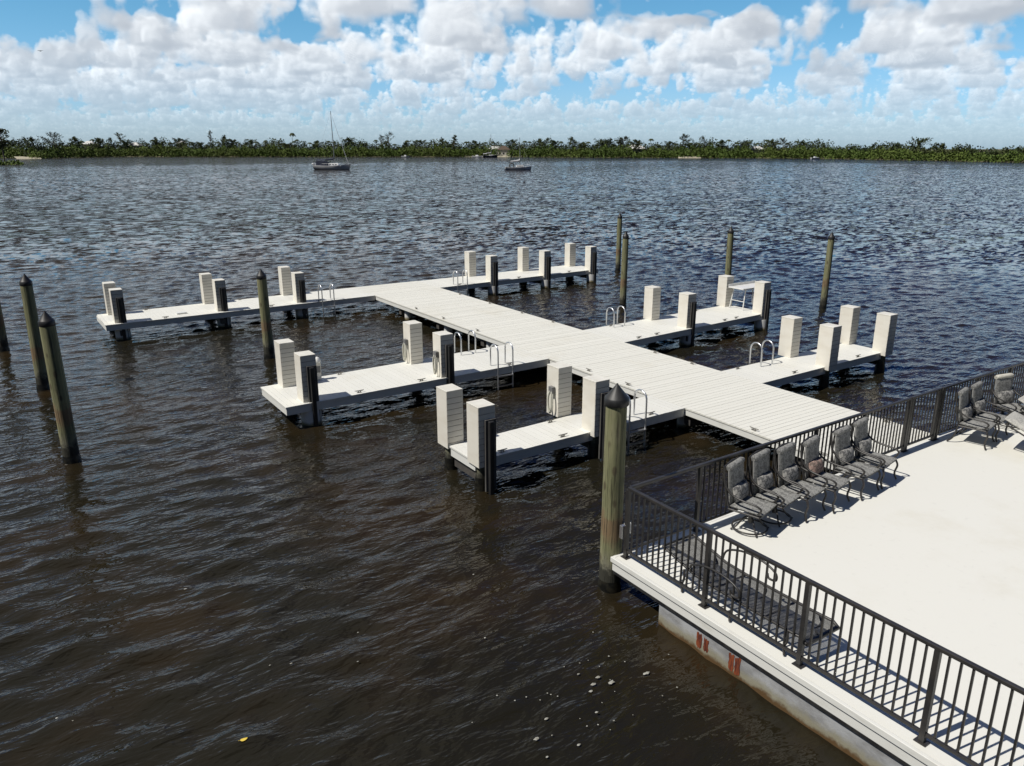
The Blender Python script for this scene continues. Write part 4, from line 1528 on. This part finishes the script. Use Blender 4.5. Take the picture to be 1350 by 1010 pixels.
def hull_mb(L, Bm, F, band=None):
    """bow at +x; lofted sections"""
    ns, nr = 15, 9
    vs, fs = [], []
    for i in range(ns):
        s = i / (ns - 1)
        x = -L / 2 + L * s
        hb = Bm / 2 * (math.sin(PI * (.22 + .78 * (1 - s) * .9)) ** .75 if s > 0.45 else .80 + .2 * math.sin(PI * s / .9)) if s < .995 else .03
        hb = max(hb * (1 if s < .55 else (1 - ((s - .55) / .45) ** 2.1)), .03)
        sheer = F * (1 + .28 * (2 * (s - .42)) ** 2)
        for j in range(nr):
            a = PI * j / (nr - 1)
            y = -hb * math.cos(a)
            z = sheer - (sheer + .5 * (1 - (2 * s - 1) ** 2)) * math.sin(a) ** .6
            vs.append((x + (s > .9) * (z - .0) * .5 * (s - .9) * 10 * .6, y, z))
    for i in range(ns - 1):
        for j in range(nr - 1):
            a = i * nr + j
            fs.append((a, a + 1, a + nr + 1, a + nr))
        fs.append((i * nr, i * nr + nr, i * nr + 2 * nr - 1, i * nr + nr - 1))
    fs.append(tuple(range(nr - 1, -1, -1)))
    return MB().add(vs, fs, True)


def sailboat(name, label, loc, rz, L, Bm, F, mast, hullmat, canvas, jib=1.0):
    t = thing(name, label, 'boat', loc, rz)
    hull_mb(L, Bm, F).build('hull', hullmat, t)
    MB().box(-L * .47, L * .30, -Bm * .36, Bm * .36, F * .9, F * 1.04).build('deck', M['hull'], t)
    cb = MB().box(-L * .08, L * .22, -Bm * .27, Bm * .27, F * 1.04, F * 1.04 + .55, .12).build('cabin', M['hull'], t, .05)
    for k in (0, 1, 2):
        MB().box(-L * .04 + k * L * .08, L * .01 + k * L * .08, -Bm * .27 - .01, -Bm * .27 + .12, F * 1.04 + .2, F * 1.04 + .38).build('window', M['glass'], cb)
    MB().tube([(L * .08, 0, F), (L * .075, 0, mast * .5), (L * .06, 0, mast)], [.12 * (.5 + .5 * jib), .11 * (.5 + .5 * jib), .07 * (.5 + .5 * jib)], 8).build('mast', M['spar'], t)
    MB().tube([(L * .08, 0, F + 1.55), (-L * .30, 0, F + 1.5)], .08, 8).build('boom', M['spar'], t)
    MB().tube([(L * .07, 0, F + 2.4), (L * .05, 0, F + 1.85), (-L * .1, 0, F + 1.72), (-L * .29, 0, F + 1.62)], [.1, .26, .22, .12], 10).build('sail_cover', canvas, t)
    MB().tube([(L * .49, 0, F * 1.3), (L * .2, 0, mast * .68), (L * .062, 0, mast * .98)], [.07 * jib, .045 * jib, .02], 6).build('furled_jib', M['hull'], t)
    r = MB()
    for s in (-1, 1):
        r.tube([(L * .06, s * Bm * .42, F), (L * .064, 0, mast * .97)], .012, 5)
        r.tube([(-L * .45, s * Bm * .3, F + .6), (-L * .1, s * Bm * .44, F + .6), (L * .3, s * Bm * .32, F + .65), (L * .48, 0, F * 1.3 + .6)], .018, 5)
        for x in (-.45, -.28, -.1, .1, .3):
            r.tube([(L * x, s * Bm * .42 * (1 if x < .2 else .8), F), (L * x, s * Bm * .42 * (1 if x < .2 else .8), F + .62)], .016, 5)
    r.tube([(-L * .49, 0, F), (L * .062, 0, mast * .99)], .012, 5)
    r.build('rigging', M['spar'], t)
    return t


def bimini(t, x0, x1, w, z0, z1, canvas):
    b = MB()
    n = 8
    vs = []
    for i in range(n + 1):
        a = -1 + 2 * i / n
        for x in (x0, x1):
            for dz_ in (0, .05):
                vs.append((x, a * w, z1 - .25 * a * a + dz_))
    fs = []
    for i in range(n):
        o = 4 * i
        fs += [(o, o + 4, o + 6, o + 2), (o + 1, o + 3, o + 7, o + 5), (o, o + 1, o + 5, o + 4), (o + 2, o + 6, o + 7, o + 3)]
    fs += [(0, 2, 3, 1), (4 * n, 4 * n + 1, 4 * n + 3, 4 * n + 2)]
    b.add(vs, fs)
    for x in (x0 + .05, x1 - .05):
        for s in (-1, 1):
            b.tube([(x, s * w, z0), (x, s * w, z1 - .22)], .03, 6)
    return b.build('bimini', canvas, t)


BRZ = -YAW
t = sailboat('sailboat', 'largest sailboat at anchor, white hull, navy canvas and tall bare mast', far(436, 237.5, 0), BRZ + R(-8), 10.6, 3.3, 1.15, 16.4, M['hull'], M['navy'])
bimini(t, -4.4, -1.7, 1.25, 1.2, 2.85, M['navy'])
MB().box(-1.6, -.75, -1.1, 1.1, 1.25, 2.1, .25).build('dodger', M['navy'], t, .08)
MB().box(-4.35, -.9, -1.28, -1.22, 1.2, 2.45).build('side_curtain', M['navy'], t)
MB().pillow(-5.55, 0, 1.6, .5, 2.2, .5).build('life_raft', M['white'], t)
t = sailboat('sailboat', 'distant dark hulled sailboat close to the far shore beach', far(646, 545, 0), BRZ + R(6), 9.6, 3.0, 1.2, 15.0, M['dhull'], M['hull'])
bimini(t, -4.6, -2.4, 1.2, 1.3, 2.6, M['hull'])
t = sailboat('sailboat', 'smaller white sailboat with a grey ring on its stern, right of the large one', far(683, 233, 0), BRZ + R(4), 7.4, 2.5, .8, 9.0, M['hull'], M['hull'], .35)
MB().box(-3.9, 3.2, -.95, .95, .02, .26).build('dark_boot_stripe', M['dhull'], t)
rg = [(-1.9 + .62 * math.cos(2 * PI * k / 20), -.9, 1.25 + .68 * math.sin(2 * PI * k / 20)) for k in range(21)]
MB().tube(rg, .2, 10, False).build('ring_float', M['boatgrey'], t)


def skiff(b, d, label, L=5.0):
    t = thing('motorboat', label, 'boat', far(b, d, 0), BRZ + rng.uniform(-.4, .4))
    hull_mb(L, 1.9, .7).build('hull', M['hull'], t)
    MB().box(-L * .15, L * .12, -.5, .5, .7, 1.5, .1).build('console', M['hull'], t)
    MB().box(-L * .52, -L * .46, -.2, .2, .2, 1.2, .03).build('outboard', M['boatgrey'], t)


skiff(629, 570, 'small white motorboat moored left of the dark hulled sailboat', 7.5)
skiff(534, 566, 'tiny white motorboat by the mangroves below the forked wispy tree', 5.5)
skiff(1076, 468, 'small white motorboat off the right part of the far shore', 5.5)

# ---- a soaring bird
p = far(74, 150, 0)
t = thing('bird', 'dark bird soaring high at the upper left of the sky', 'bird', (p.x, p.y, CAM_Z + 16.6), BRZ)
M['feather'] = mat('dark_feathers', (0.06, 0.055, 0.05), 0.8)[0]
bd = MB()
bd.tube([(0, -.3, 0), (0, -.1, .02), (0, .15, .02), (0, .3, 0)], [.02, .08, .07, .02], 8)
for s in (-1, 1):
    w = [(0, .1, .04), (s * .3, .16, .12), (s * .62, .08, .08), (s * .62, .02, .075), (s * .3, -.08, .11), (0, -.1, .03)]
    bd.add(w, [tuple(range(6)) if s > 0 else tuple(range(5, -1, -1))])
bd.add([(-.03, -.28, 0), (.03, -.28, 0), (.08, -.5, -.01), (-.08, -.5, -.01)], [(0, 1, 2, 3)])
bd.build('body', M['feather'], t)
